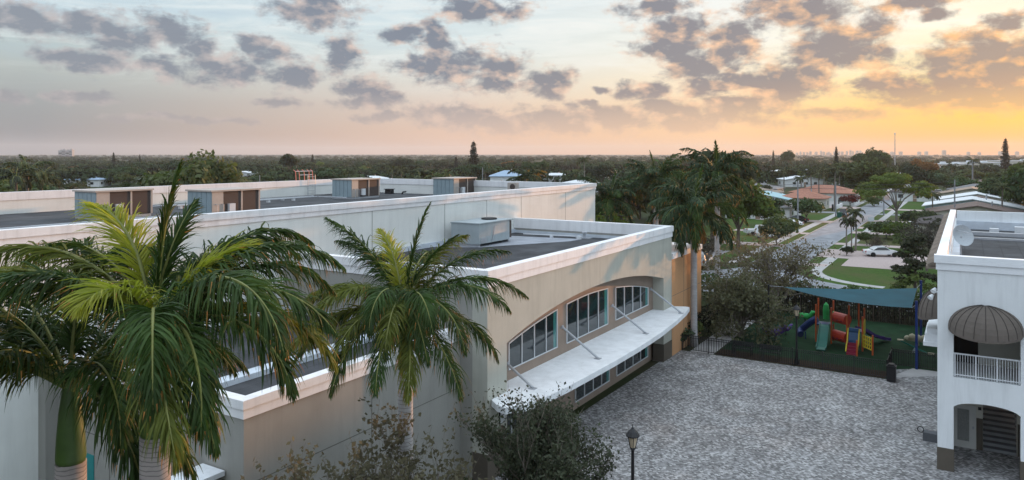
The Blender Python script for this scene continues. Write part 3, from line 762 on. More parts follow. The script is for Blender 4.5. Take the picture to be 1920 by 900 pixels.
for i in range(25):
    x = OX0 + .05 + i * (OX1 - OX0 - .1) / 24; r_ = .03 if i % 8 == 0 else .010
    w.box(x - r_, FY + .11, 4.34, x + r_, FY + .15, 5.36)
w.build('railing', 'frame_white', rb)
def dome_awning(cx, cz, half, proj, rise, axis):
    A = MB(); nu, nv = 20, 8
    def P(u, v):
        a = math.pi * u / nu; ph = (math.pi / 2) * (.06 + .94 * v / nv)
        zl = cz - .30 * math.sin(a)
        x = -math.cos(a) * half * math.sin(ph); y = math.sin(a) * proj * math.sin(ph); z = zl + (cz + rise - zl) * math.cos(ph)
        return (cx + x, FY - .004 - y, z) if axis == 'y' else (BX0 - .004 - y, cx - x, z)
    for u in range(nu):
        for v in range(nv):
            A.face([P(u, v), P(u + 1, v), P(u + 1, v + 1), P(u, v + 1)])
    for u in range(nu):       # short valance below the lip
        a, c2 = P(u, nv), P(u + 1, nv)
        A.face([a, c2, (c2[0], c2[1], c2[2] - .10), (a[0], a[1], a[2] - .10)])
    ao = A.build('awning', 'awning_brown', rb, smooth=True)
    sm = MB()
    for u in range(2, nu, 2):
        pts = [P(u, v) for v in range(nv + 1)]
        off = (0, -.008, .012) if axis == 'y' else (-.008, 0, .012)
        sm.tube([(p[0] + off[0], p[1] + off[1], p[2] + off[2]) for p in pts], .011, 5)
    sm.build('seam', 'awning_seam', ao)
dome_awning(.66, 6.66, 1.44, 1.15, 1.07, 'y')
dome_awning(43.6, 6.5, 1.42, 1.0, 1.2, 'x')
w = MB(); w.box(BX0 - .75, 43.3, 4.75, BX0, 46.5, 4.95); w.box(BX0 - .68, 43.4, 4.95, BX0, 46.4, 5.35); w.box(BX0 - .6, 43.5, 5.35, BX0, 46.3, 5.6); w.build('window_hood', 'rb_trim', rb)
t = thing('security_lamp', 'white twin security floodlight on the corner of the white building', 'lamp', (-1.2, 40.3, 7.9))
w = MB(); w.tube([(-1.2, 40.3, 8.0), (-1.38, 40.2, 8.05)], .05, 8); w.build('bracket', 'rb_trim', t)
for (dx, dz) in ((-.32, -.2), (-.2, .12)):
    w = MB(); w.tube([(-1.2 + dx + .1, 40.1, 8.08 + dz), (-1.2 + dx, 39.95, 7.95 + dz)], [.06, .12], 10); w.build('lamp_head', 'rb_trim', t)
t = thing('satellite_dish', 'grey satellite dish leaning at the left parapet of the right-hand roof', 'dish', (-.45, 50, 8.35))
dv = Vector((.55, -.75, .35)).normalized()
w = MB(); pts = []; a1 = dv.orthogonal().normalized(); a2 = dv.cross(a1); cc_ = Vector((-.35, 50, 9.75))
prev = None
for ring in range(5):
    rr = .62 * ring / 4; cur = [cc_ + (a1 * math.cos(k * math.pi / 10) + a2 * math.sin(k * math.pi / 10)) * rr * 1.0 + dv * (.22 * (rr / .62) ** 2) for k in range(20)]
    if prev:
        for k in range(20): w.face([prev[k], prev[(k + 1) % 20], cur[(k + 1) % 20], cur[k]])
    prev = cur
w.build('reflector', 'dish_grey', t, smooth=True)
w = MB(); w.tube([(-.35, 50, 8.35), (-.35, 50, 9.4), tuple(cc_)], .05, 8); w.tube([tuple(cc_ - a2 * .5), tuple(cc_ + dv * .75)], .02, 6); w.build('mast', 'steel_grey', t)
for (x, y, ln) in ((.9, 49.5, 1.3), (1.9, 47.5, 1.2)):
    t = thing('roof_board', 'loose white strip lying on the dark right-hand roof' + (', the farther one' if y > 49 else ', the nearer one'), 'board', (x, y, 8.35))
    w = MB(); w.box(x - ln / 2, y - .16, 8.352, x + ln / 2, y + .16, 8.40); w.build('strip', 'sign_white', t)
t = thing('roof_duct', 'long grey duct and valve boxes along the back of the right-hand roof', 'duct', (3, 66, 8.35))
w = MB(); w.box(-.2, 66, 8.36, 9, 66.5, 8.62); w.box(.2, 63.0, 8.36, 7, 63.3, 8.5); w.build('duct', 'steel_grey', t)
w = MB(); w.box(3.0, 67.3, 8.36, 3.7, 68, 9.0); w.box(1.4, 67.4, 8.36, 2, 68, 8.8); w.build('valve_box', 'sign_white', t)

# ------------------------------------------------------------------ PLAZA FURNITURE AND PLAYGROUND
t = thing('metal_fence', 'black metal picket fence between the plaza and the playground', 'fence', (-11, 53.55, 0))
runs = [((-18.0, 53.6), (-4.45, 53.6)), ((-4.45, 53.6), (-4.45, 57.2)), ((-4.45, 57.2), (-1.2, 57.2))]
for (a, c2) in runs:
    L = math.dist(a, c2); n = max(1, round(L / 1.95)); dx, dy = (c2[0] - a[0]) / L, (c2[1] - a[1]) / L
    for i in range(n):
        q = MB(); s0, s1 = L * i / n, L * (i + 1) / n
        def pt(s, o=0): return (a[0] + dx * s, a[1] + dy * s)
        for z in (.12, .98, 1.14):
            p0, p1 = pt(s0), pt(s1); q.tube([(p0[0], p0[1], z), (p1[0], p1[1], z)], .024, 4)
        k = 16
        for j in range(1, k):
            p0 = pt(s0 + (s1 - s0) * j / k); q.tube([(p0[0], p0[1], .08), (p0[0], p0[1], 1.14)], .028, 4)
        q.build('fence_panel', 'black_metal', t)
        q = MB(); p0 = pt(s0); q.box(p0[0] - .035, p0[1] - .035, 0, p0[0] + .035, p0[1] + .035, 1.24); q.build('post', 'black_metal', t)

def lamp(x, y, label, h=4.0):
    t = thing('lamp_post', label, 'street lamp', (x, y, 0), 0, 'black lantern posts of the plaza')
    q = MB(); q.lathe([(.17, 0), (.17, .25), (.11, .45), (.085, .7), (.07, 1.2), (.06, h - .75), (.09, h - .72), (.05, h - .66)], n=12); q.build('pole', 'black_metal', t, local=True, smooth=False)
    q = MB(); q.lathe([(.10, h - .64), (.20, h - .22), (.20, h - .20)], n=6); q.build('lantern_glass', 'lamp_glass', t, local=True)
    q = MB()
    for i in range(6):
        a = i * math.pi / 3; q.tube([(.11 * math.cos(a), .11 * math.sin(a), h - .64), (.21 * math.cos(a), .21 * math.sin(a), h - .2)], .014, 4)
    q.lathe([(.06, h - .70), (.14, h - .66), (.12, h - .63)], n=6)
    q.lathe([(.26, h - .21), (.27, h - .17), (.17, h - .03), (.06, h + .07), (.05, h + .10), (.015, h + .13), (.02, h + .17), (.003, h + .26)], n=12)
    q.build('lantern_cap', 'black_metal', t, local=True)
    return t
lamp(-10.85, 26.55, 'black lantern post standing on the near paving at the picture bottom')
lamp(-10.05, 53.95, 'black lantern post inside the playground fence by the slides')

t = thing('litter_bin', 'square black litter bin at the fence corner on the paving', 'bin', (-4.15, 53.2, 0))
q = MB(); q.box(-4.42, 52.95, .06, -3.9, 53.47, .95); q.box(-4.40, 52.97, 0, -3.92, 53.45, .06); q.build('body', 'black_plastic', t)
q = MB(); q.box(-4.45, 52.92, .95, -3.87, 53.5, 1.0); q.prism([(-4.40, 1.0), (-3.92, 1.0), (-4.02, 1.12), (-4.30, 1.12)], 'y', 52.97, 53.45); q.build('lid', 'black_metal', t)
t = thing('planter_box', 'small grey box with a ring handle beside the white pillar', 'box', (-1.75, 43.2, 0))
q = MB(); q.box(-1.95, 43.0, 0, -1.32, 43.5, .42); q.build('body', 'tread_dark', t)
q = MB(); q.tube([(-2.05 + .14 * math.cos(a * .524), 43.1, .52 + .14 * math.sin(a * .524)) for a in range(13)], .025, 6); q.build('handle', 'black_metal', t)
for (x, lab) in ((-13.9, 'black metal bench behind the fence nearest the concrete path'), (-12.0, 'black metal bench behind the fence nearer the lantern post')):
    t = thing('bench', lab, 'bench', (x, 54.6, 0), 0, 'benches behind the fence')
    q = MB()
    for i in range(4): q.box(x - .75, 54.45 + i * .11, .43, x + .75, 54.53 + i * .11, .46)
    q.build('seat', 'black_metal', t)
    q = MB()
    for i in range(3): q.box(x - .75, 54.90, .55 + i * .13, x + .75, 54.93, .63 + i * .13)
    q.build('backrest', 'black_metal', t)
    for sx in (-.65, .6):
        q = MB(); q.box(x + sx, 54.42, 0, x + sx + .05, 54.47, .62); q.box(x + sx, 54.88, 0, x + sx + .05, 54.895, .95); q.box(x + sx, 54.42, .60, x + sx + .05, 54.88, .64); q.build('leg', 'black_metal', t)

# play structure
t = thing('play_structure', 'colourful play tower with green slide, red panels and yellow climbers', 'play structure', (-8.2, 61.3, 0))
T1 = (-10.0, -8.9, 61.3, 62.4); T2 = (-7.65, -6.6, 60.1, 61.2)
for (x, y, h) in ((-8.9, 61.3, 2.75), (-10.0, 61.3, 2.9), (-10.0, 62.4, 3.2), (-8.9, 62.4, 3.1), (-6.6, 60.1, 2.55), (-7.65, 60.1, 2.5), (-7.65, 61.2, 3.1), (-6.6, 61.2, 3.0), (-7.05, 61.9, 3.2), (-6.78, 58.45, 1.15), (-5.85, 59.3, 1.45)):
    q = MB(); q.tube([(x, y, 0), (x, y, h)], .06, 8); q.build('post', 'play_orange', t)
for (x0, x1, y0, y1) in (T1, T2):
    q = MB(); q.box(x0, y0, 1.32, x1, y1, 1.40); q.build('deck', 'play_navy', t)
for z in (.62, 2.0):
    q = MB(); n = 12
    q.tube([(-8.78, 61.75, z), (-8.25, 61.4, z), (-7.72, 61.0, z)], .40, 14); q.build('barrel_panel', 'play_red', t)
    q = MB()
    for s_ in (.2, .5, .8):
        px, py = -8.78 + 1.06 * s_, 61.75 - .75 * s_
        q.tube([(px - .19, py - .33, z - .1), (px - .22, py - .37, z - .1)], .06, 8)
    q.build('porthole', 'play_maroon', t)
def slide(path, wdt, m, name='slide', wall=.16):
    q = MB(); P_ = [Vector(p) for p in path]
    for i in range(len(P_) - 1):
        a, c2 = P_[i], P_[i + 1]; dd = (P_[-1] - P_[0]); dd.z = 0; dd.normalize(); s_ = Vector((-dd.y, dd.x, 0)) * wdt / 2
        up = Vector((0, 0, wall))
        q.face([a - s_, a + s_, c2 + s_, c2 - s_]); dn = Vector((0, 0, -.06))
        q.face([a - s_ + dn, c2 - s_ + dn, c2 + s_ + dn, a + s_ + dn])
        for sg in (-1, 1):
            e = s_ * sg; o_ = s_ * (1.16 * sg)
            q.face([a + e, c2 + e, c2 + e + up, a + e + up]); q.face([a + e + up, c2 + e + up, c2 + o_ + up, a + o_ + up]); q.face([a + o_ + up, c2 + o_ + up, c2 + o_ + dn, a + o_ + dn])
    return q.build(name, m, t)
slide([(-9.35, 61.3, 1.42), (-9.35, 60.9, 1.36), (-9.3, 60.2, .95), (-9.25, 59.5, .55), (-9.22, 58.9, .25), (-9.2, 58.4, .16)], .62, 'play_green')
slide([(-7.0, 61.3, 1.38), (-6.7, 61.8, 1.2), (-6.2, 62.8, .65), (-5.7, 63.8, .28), (-5.3, 64.4, .16)], .5, 'play_purple')
q = MB(); q.tube([(-10.05, 62.0, 1.62), (-10.4, 62.1, 1.4), (-10.9, 62.25, .95), (-11.2, 62.3, .62), (-11.35, 62.0, .45), (-11.2, 61.7, .35)], .26, 10); q.tube([(-10.85, 61.8, 0), (-10.85, 61.8, .6)], .05, 6); q.build('tube_slide', 'play_navy', t)
q = MB()
for i in range(4): q.box(-7.5, 58.5 + i * .27, 0.0, -6.85, 58.5 + (i + 1) * .27, .14 + i * .18)
q.build('step_ramp', 'play_maroon', t)
q = MB(); q.prism([(59.58, .55), (60.1, .55), (60.1, 1.5), (59.95, 1.5), (59.8, 1.2), (59.58, .85)], 'x', -7.48, -6.87); q.tube([(-7.48, 60.0, 1.5), (-6.87, 60.0, 1.5)], .18, 10); q.build('climb_wall', 'play_blue', t)
for x in (-7.55, -6.80):
    q = MB(); q.tube([(x, 58.7, .2), (x, 59.0, .55), (x, 59.5, .75), (x, 59.8, 1.35), (x, 60.05, 1.6)], .05, 8); q.build('handrail', 'play_yellow', t)
q = MB(); q.prism([(60.15, 1.15), (61.15, 1.15), (61.15, 2.1), (60.9, 2.25), (60.4, 2.1), (60.15, 1.8)], 'x', -6.56, -6.5); q.build('side_panel', 'play_yellow', t)
q = MB()
for i in range(5):
    a = i / 4; q.tube([(-6.55 + .62 * a, 60.0 - .62 * a, .35), (-6.55 + .62 * a, 60.0 - .62 * a, 1.25)], .045, 6)
for i in range(4): q.tube([(-6.55, 60.0, .4 + i * .27), (-5.93, 59.38, .35 + i * .27)], .045, 6)
q.build('net_climber', 'play_yellow', t)
q = MB(); q.lathe([(.22, 0), (.24, .7), (.18, 1.1), (.03, 1.3)], (-9.45, 62.5, 1.6), 10); q.box(-8.84, 61.45, 1.45, -8.78, 61.9, 2.4); q.build('roof_cone', 'play_lime', t)
# riders and seesaw
def rider(x, y, m, m2, label, rz=0, s_=1.0):
    t = thing('spring_rider', label, 'spring rider', (x, y, 0), rz, 'spring riders in the playground', s_)
    q = MB(); q.tube([(.09 * math.cos(a * .9), .09 * math.sin(a * .9), .02 + a * .012) for a in range(34)], .022, 5); q.build('spring', 'black_metal', t, local=True)
    q = MB(); q.tube([(-.62, 0, .62), (-.45, 0, .56), (-.1, 0, .55), (.25, 0, .58), (.5, 0, .72), (.62, 0, .95), (.78, 0, .98)], [.08, .20, .24, .22, .16, .15, .09], 10); q.tube([(-.55, 0, .6), (-.75, 0, .85), (-.72, 0, .98)], [.10, .09, .04], 8); q.build('body', m, t, local=True, smooth=True)
    q = MB(); q.tube([(.45, -.3, .85), (.45, .3, .85)], .03, 6); q.tube([(-.05, -.32, .35), (-.05, .32, .35)], .03, 6); q.build('handle', m2, t, local=True)
rider(-12.75, 59.9, 'play_purple', 'play_navy', 'purple spring rider under the olive tree by the fence', .5, 1.2)
rider(-12.45, 62.4, 'play_purple', 'play_lime', 'small purple and green rider just behind the larger purple one', .8, .8)
rider(-11.9, 67.6, 'play_lime', 'play_green', 'bright green spring rider near the back hedge', -.35, 1.1)
t = thing('cloud_rider', 'beige cloud-shaped ride-on beside the blue sail posts', 'play ride', (-3.2, 64.0, 0))
q = MB()
for (dx, dz, r_) in ((-.75, .5, .22), (-.4, .62, .28), (0, .55, .3), (.4, .62, .27), (.75, .5, .24)): q.lathe([(.02, -r_), (r_ * .75, -r_ * .6), (r_, 0), (r_ * .75, r_ * .6), (.02, r_)], (-3.2 + dx, 64, dz), 10)
q.tube([(-4.0, 64, .45), (-2.4, 64, .45)], .16, 8); q.tube([(-3.2, 64, 0), (-3.2, 64, .5)], .06, 6); q.build('body', 'play_beige', t, smooth=True)
t = thing('seesaw', 'low pale seesaw lying on the turf below the cloud ride', 'seesaw', (-3.3, 61.8, 0))
q = MB(); q.tube([(-4.3, 62.4, .62), (-3.3, 61.8, .35), (-2.3, 61.2, .12)], .06, 6); q.build('beam', 'play_green', t)
q = MB(); q.box(-4.5, 62.3, .62, -4.1, 62.6, .68); q.box(-2.45, 61.05, .16, -2.05, 61.35, .22); q.build('seat', 'play_beige', t)
q = MB(); q.prism([(-3.5, 0), (-3.1, 0), (-3.25, .34), (-3.35, .34)], 'y', 61.7, 61.9); q.build('pivot', 'steel_grey', t)
# shade sail
t = thing('shade_sail', 'blue-green shade sail stretched over the playground on blue posts', 'shade sail', (-6, 61, 0))
A_, B_, C_ = Vector((-12.0, 59.3, 4.35)), Vector((-3.35, 65.3, 4.15)), Vector((-3.25, 57.3, 4.05))
q = MB(); n = 14; idx = {}
cen = (A_ + B_ + C_) / 3
for i in range(n + 1):
    for j in range(n + 1 - i):
        a, b2 = i / n, j / n; c3 = 1 - a - b2
        p = A_ * a + B_ * b2 + C_ * c3
        pull = .0 * (4 * a * b2 * (1 - c3) + 4 * b2 * c3 * (1 - a) + 4 * a * c3 * (1 - b2)) * (1 - 9 * min(a * b2 * c3, .037) / 1.0 * 3)
        p = p + (cen - p) * max(0, pull) * (1 if min(a, b2, c3) < .001 else .55)
        p.z -= .30 * (27 * a * b2 * c3) * .5 + .30 * 4 * a * c3 * (1 - b2) ** 2 + .12 * 4 * a * b2 * (1 - c3) ** 2
        idx[i, j] = len(q.v); q.v.append(tuple(p))
for i in range(n):
    for j in range(n - i):
        q.f.append((idx[i, j], idx[i + 1, j], idx[i, j + 1])); q.m.append(0)
        if j < n - i - 1: q.f.append((idx[i + 1, j], idx[i + 1, j + 1], idx[i, j + 1])); q.m.append(0)
q.build('fabric', 'sail_blue', t, smooth=True)
for (x, y, h, c4) in ((-2.95, 57.0, 4.6, C_), (-3.1, 65.75, 4.7, B_)):
    q = MB(); q.tube([(x, y, 0), (x, y, h)], .085, 10); q.build('post', 'post_blue', t)
    q = MB(); q.tube([(x, y, h - .25), tuple(c4)], .015, 5); q.build('cable', 'steel_grey', t)
q = MB(); q.tube([(-13.0, 58.9, 0), (-13.0, 58.9, 4.5)], .07, 10); q.build('post', 'black_metal', t)
q = MB(); q.tube([(-13.0, 58.9, 4.4), tuple(A_)], .015, 5); q.build('cable', 'steel_grey', t)
# back fence of dark slats
t = thing('slat_fence', 'dark bamboo-like slat fence behind the playground', 'fence', (-8, 71.3, 0))
rg = random.Random(5)
q = MB()
x = -17.0
while x < 9:
    wd = rg.uniform(.05, .14); q.box(x, 71.25, .05, x + wd * .8, 71.30 + rg.uniform(0, .03), rg.uniform(1.6, 2.0)); x += wd + rg.uniform(.01, .09)
q.build('slats', 'slat_dark', t)
for i in range(14): q = MB(); q.box(-17 + i * 2, 71.31, 0, -16.92 + i * 2, 71.39, 2.0); q.build('post', 'trunk', t)
for (x, h) in ((-17.2, .5),): pass

# ================================================================== VEGETATION
def unit(v): return v / np.maximum(np.linalg.norm(v, axis=-1, keepdims=True), 1e-9)

def frond_geo(rng, L, elev, droop, n=75, lw=.045, ll=.85, hang=1.0, side=0.0, segs=4, open_=1.0, dry=.10, plume=1.0, pw=1.35):
    """one pinnate frond along +X; returns verts, faces, material index (0 leaf, 1 rachis, 2 dry tip, sunlit orange painted in)"""
    m = 28
    s = np.linspace(0, 1, m)
    th = elev - droop * s ** pw
    step = L / (m - 1)
    x = np.concatenate([[0], np.cumsum(np.cos(th[:-1]) * step)]); z = np.concatenate([[0], np.cumsum(np.sin(th[:-1]) * step)])
    y = side * L * s ** 2
    C = np.stack([x, y, z], 1)
    T = unit(np.gradient(C, axis=0))
    b = MB(); b.tube([tuple(p) for p in C], [.045 * (1 - .9 * q) + .004 for q in s], 6, 1)
    V, F, MI = [np.array(b.v)], list(b.f), list(b.m)
    nv = len(b.v)
    si = np.repeat(.13 + .865 * (np.arange(n) + .5) / n, 2) + rng.uniform(-.004, .004, 2 * n)
    sg = np.tile([1., -1.], n)
    k = np.clip(si * (m - 1), 0, m - 1.001); i0 = k.astype(int); fr = (k - i0)[:, None]
    base = C[i0] * (1 - fr) + C[i0 + 1] * fr
    t = unit(T[i0] * (1 - fr) + T[i0 + 1] * fr)
    B = unit(np.cross(np.tile([0., 0., 1.], (2 * n, 1)), t)) * sg[:, None]
    N = unit(np.cross(t, B * sg[:, None]))
    fwd = np.radians(62 - 40 * si) + rng.normal(0, .16, 2 * n)
    om = np.radians(rng.uniform(-18, 42, 2 * n)) * plume
    d0 = t * np.cos(fwd)[:, None] + (B * np.cos(om)[:, None] + N * np.sin(om)[:, None]) * np.sin(fwd)[:, None]
    if open_ < 1: d0 = unit(d0 * open_ + t * (1 - open_) * 1.6)
    d0 = unit(d0)
    prof = np.clip(np.sin(np.pi * (si * .86 + .12)) ** .55, .15, 1) * (1 - .35 * np.maximum(0, si - .75) / .25)
    ln = ll * prof * rng.uniform(.72, 1.12, 2 * n)
    hg = hang * rng.uniform(.55, 1.5, 2 * n)
    p = base.copy(); d = d0
    wv = unit(t - d0 * np.sum(t * d0, 1, keepdims=True)); tw = rng.normal(0, .75, 2 * n)[:, None]
    wv = unit(wv * np.cos(tw) + np.cross(d0, wv) * np.sin(tw))
    ws = [.55, 1, .85, .55, .06] if segs == 4 else [.6, 1, .08]
    rows = []
    for q in range(segs + 1):
        hw = wv * (lw * ws[q] * .5)
        rows.append(np.stack([p - hw, p + hw], 1))
        dd = unit(d + np.array([0, 0, -1.]) * (hg * .36 * (4 / segs) * (q + .6) / segs * 2)[:, None])
        p = p + dd * (ln / segs)[:, None]; d = dd
    rows = np.stack(rows, 1)                       # (2n, segs+1, 2, 3)
    V.append(rows.reshape(-1, 3))
    is_dry_sunlit = rng.uniform(0, 1, 2 * n) < dry * (.4 + 1.4 * si)
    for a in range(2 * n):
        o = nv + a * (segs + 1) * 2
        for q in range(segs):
            F.append((o + 2 * q, o + 2 * q + 1, o + 2 * q + 3, o + 2 * q + 2)); MI.append(2 if (is_dry_sunlit[a] and q >= segs - 1) else 0)
    return np.concatenate(V), F, MI

def add_frond(parent, rng, az, L, elev, droop, base, m='palm_leaf', name='frond', **kw):
    v, f, mi = frond_geo(rng, L, R(elev), R(droop), **kw)
    b = MB(); b.v = [tuple(p) for p in v]; b.f = f; b.m = mi
    o = b.build(name, [m, 'rachis', 'palm_dry_sunlit'], parent, local=True)
    o.location = base; o.rotation_euler = (0, 0, R(az) + HEAD)
    return o

def royal(name, label, X, Y, zc, zs, rad, fronds, seed, spear=None, tm='royal_trunk', group=None, nleaf=136, lw=.033, lean=(0, 0), leaf=.92):
    """zc crown centre, zs foot of the crownshaft; fronds: (azimuth in degrees from image right, length, elevation, droop, material)"""
    rng = np.random.default_rng(seed)
    t = thing(name, label, 'palm', (X, Y, 0), 0, group)
    b = MB(); zz = np.linspace(0, zs, 10)
    b.tube([(lean[0] * (1 - z / zs), lean[1] * (1 - z / zs), z) for z in zz], [rad * (1.15 + .35 * math.exp(-z * 1.6) - .05 * z / zs) for z in zz], 16)
    b.build('trunk', tm, t, smooth=True, local=True)
    b = MB(); h = zc - zs
    b.lathe([(rad * 1.02, zs - .01), (rad * 1.10, zs + .08), (rad * 1.02, zs + h * .3), (rad * .85, zs + h * .6), (rad * .62, zs + h * .85), (rad * .42, zc), (rad * .2, zc + .25)], n=14)
    b.build('crownshaft', 'crownshaft', t, smooth=True, local=True)
    for (az, L, e, d, m) in fronds:
        kw = dict(n=nleaf, lw=lw * rng.uniform(.9, 1.15), ll=leaf * (L / 3.5) ** .5, hang=rng.uniform(1.0, 1.5), side=rng.uniform(-.10, .10))
        if m == 'palm_leaf_young': kw.update(hang=.55, dry=.05, ll=.85, open_=.9, plume=.8, lw=lw * .9)
        a = R(az) + HEAD
        add_frond(t, rng, az, L, e, d, (.10 * math.cos(a), .10 * math.sin(a), zc - rng.uniform(0, .25)), m, **kw)
    if spear:
        for (az, L, e, d) in spear:
            add_frond(t, rng, az, L, e, d, (0, 0, zc), 'palm_leaf', 'spear', n=int(nleaf * .8), lw=lw, ll=.62, hang=.6, open_=.72, dry=.03, plume=.8)
    return t

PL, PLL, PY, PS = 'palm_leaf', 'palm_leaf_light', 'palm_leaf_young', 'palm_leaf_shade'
def at(px, depth):
    u = (px - 960) / 1400 * depth
    return FW[0] * depth + RT[0] * u, FW[1] * depth + RT[1] * u
xB, yB = at(291, 11.6)
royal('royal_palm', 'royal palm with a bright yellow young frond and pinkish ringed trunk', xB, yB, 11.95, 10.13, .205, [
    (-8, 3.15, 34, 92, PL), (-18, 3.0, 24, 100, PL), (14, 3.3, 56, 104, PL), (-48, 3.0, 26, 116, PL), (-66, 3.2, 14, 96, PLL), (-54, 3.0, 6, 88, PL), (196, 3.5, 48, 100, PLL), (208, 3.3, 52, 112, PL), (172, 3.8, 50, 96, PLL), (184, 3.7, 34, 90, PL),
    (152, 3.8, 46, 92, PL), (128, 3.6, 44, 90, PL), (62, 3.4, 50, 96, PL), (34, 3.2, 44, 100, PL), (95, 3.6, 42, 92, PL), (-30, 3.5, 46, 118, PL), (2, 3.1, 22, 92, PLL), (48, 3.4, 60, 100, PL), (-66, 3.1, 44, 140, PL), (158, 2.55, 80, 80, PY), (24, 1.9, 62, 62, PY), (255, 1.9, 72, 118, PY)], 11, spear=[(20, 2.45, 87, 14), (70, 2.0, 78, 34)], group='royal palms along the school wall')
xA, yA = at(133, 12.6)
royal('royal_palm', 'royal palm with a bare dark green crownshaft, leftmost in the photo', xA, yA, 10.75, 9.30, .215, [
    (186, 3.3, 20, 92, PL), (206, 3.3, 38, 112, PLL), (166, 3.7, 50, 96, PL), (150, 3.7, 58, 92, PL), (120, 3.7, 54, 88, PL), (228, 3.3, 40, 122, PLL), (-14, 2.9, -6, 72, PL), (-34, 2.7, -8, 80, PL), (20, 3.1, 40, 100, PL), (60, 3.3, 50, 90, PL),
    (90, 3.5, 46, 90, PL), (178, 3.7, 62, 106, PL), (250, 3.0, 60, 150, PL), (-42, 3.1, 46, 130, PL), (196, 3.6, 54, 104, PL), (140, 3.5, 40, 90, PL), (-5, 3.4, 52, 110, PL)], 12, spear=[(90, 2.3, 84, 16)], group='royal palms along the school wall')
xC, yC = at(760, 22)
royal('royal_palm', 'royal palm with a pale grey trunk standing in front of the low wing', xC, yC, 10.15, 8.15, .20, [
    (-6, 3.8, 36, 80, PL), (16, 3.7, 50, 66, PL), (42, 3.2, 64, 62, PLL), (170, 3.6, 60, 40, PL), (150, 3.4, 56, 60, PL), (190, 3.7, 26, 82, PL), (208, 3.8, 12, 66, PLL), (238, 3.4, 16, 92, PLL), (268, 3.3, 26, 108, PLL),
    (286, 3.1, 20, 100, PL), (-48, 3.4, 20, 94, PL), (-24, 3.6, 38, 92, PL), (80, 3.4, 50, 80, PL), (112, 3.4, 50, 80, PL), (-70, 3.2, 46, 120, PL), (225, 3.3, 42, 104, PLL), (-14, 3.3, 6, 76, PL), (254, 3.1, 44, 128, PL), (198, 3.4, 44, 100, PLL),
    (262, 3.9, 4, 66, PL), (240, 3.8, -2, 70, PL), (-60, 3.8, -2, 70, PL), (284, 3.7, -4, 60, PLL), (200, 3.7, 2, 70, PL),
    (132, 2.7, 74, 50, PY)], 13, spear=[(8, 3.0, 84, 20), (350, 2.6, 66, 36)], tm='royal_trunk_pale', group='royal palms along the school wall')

# the palms beyond the school building
def bgroyal(px, depth, zc, seed, label, n=15, rad=.24, zs=None, fs=1.0, dead=()):
    x, y = at(px, depth); rg = np.random.default_rng(seed)
    fr = [(360 * i * 3 / n + rg.uniform(-14, 14), rg.uniform(4.0, 5.0) * fs, rg.choice([-10, 8, 25, 45, 60, 70]) + rg.uniform(-6, 6), rg.uniform(70, 100), str(rg.choice([PS, PS, PS, PL]))) for i in range(n)] + [(float(a_), 2.4, -62, 22, 'palm_dry_sunlit') for a_ in dead]
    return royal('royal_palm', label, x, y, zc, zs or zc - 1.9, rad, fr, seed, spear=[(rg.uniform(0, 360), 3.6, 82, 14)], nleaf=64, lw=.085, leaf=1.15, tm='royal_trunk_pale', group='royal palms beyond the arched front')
bgroyal(1143, 84, 9.3, 21, 'royal palm leaning over the far end of the tall hall wall', 30)
bgroyal(1301, 56.3, 10.3, 22, 'royal palm with a shaggy trunk right beside the orange-lit block', 34, .22, None, .92, (250, 275, 300))
bgroyal(1345, 76, 12.4, 23, 'tall royal palm with a clean straight trunk behind the shaggy one', 34)
bgroyal(1230, 84, 11.4, 24, 'royal palm rising just behind the white parapet corner', 28)

# ---- leaf clouds
def leaf_quads(rng, pts, size, out=None, flat=.0):
    n = len(pts)
    nr = rng.normal(0, 1, (n, 3))
    if out is not None: nr = nr * .55 + out * 1.0
    nr[:, 2] += flat
    nr = unit(nr); a = unit(np.cross(nr, rng.normal(0, 1, (n, 3)))); b = np.cross(nr, a)
    sz = size * rng.uniform(.6, 1.35, n)[:, None]
    q = np.stack([pts - a * sz, pts - b * sz * .62 + a * sz * .1, pts + a * sz, pts + b * sz * .62 + a * sz * .1], 1)
    return q.reshape(-1, 3), [(4 * i, 4 * i + 1, 4 * i + 2, 4 * i + 3) for i in range(n)]

def blob_pts(rng, blobs, n, shell=.55):
    bl = np.array(blobs, float); w = (bl[:, 3] * bl[:, 4] * bl[:, 5]) ** (2 / 3); w /= w.sum()
    k = rng.choice(len(bl), n, p=w)
    d = unit(rng.normal(0, 1, (n, 3)))
    low = d[:, 2] < -.35; d[low, 2] *= .4; d = unit(d)
    r = (shell + (1.06 - shell) * rng.uniform(0, 1, n) ** .6)[:, None]
    lump = 1 + .13 * np.sin(d[:, :1] * 5 + k[:, None]) + .10 * np.sin(d[:, 1:2] * 8 + k[:, None] * 2.1)
    return bl[k, :3] + d * r * lump * bl[k, 3:], d

def crown_mesh(name, mats, blobs, n, size, seed, shell=.5, flat=.2, dark_n=0):
    rng = np.random.default_rng(seed); p, d = blob_pts(rng, blobs, n, shell)
    v, f = leaf_quads(rng, p, size, d, flat)
    b = MB(); b.v = [tuple(x) for x in v]; b.f = f; b.m = [0] * len(f)
    return b

def dome_blobs(rng, rx, rz, zc, n, br=.38):
    B = []
    for i in range(n):
        a = rng.uniform(0, 2 * math.pi); rr = math.sqrt(rng.uniform(0, 1)) * .78; zz = math.sqrt(max(0, 1 - rr * rr)) * rng.uniform(.2, 1.0)
        s = rx * br * rng.uniform(.7, 1.3)
        B.append((rx * rr * math.cos(a), rx * rr * math.sin(a), zc + rz * (zz - .35), s, s * rng.uniform(.8, 1.2), s * rng.uniform(.55, .85)))
    return B

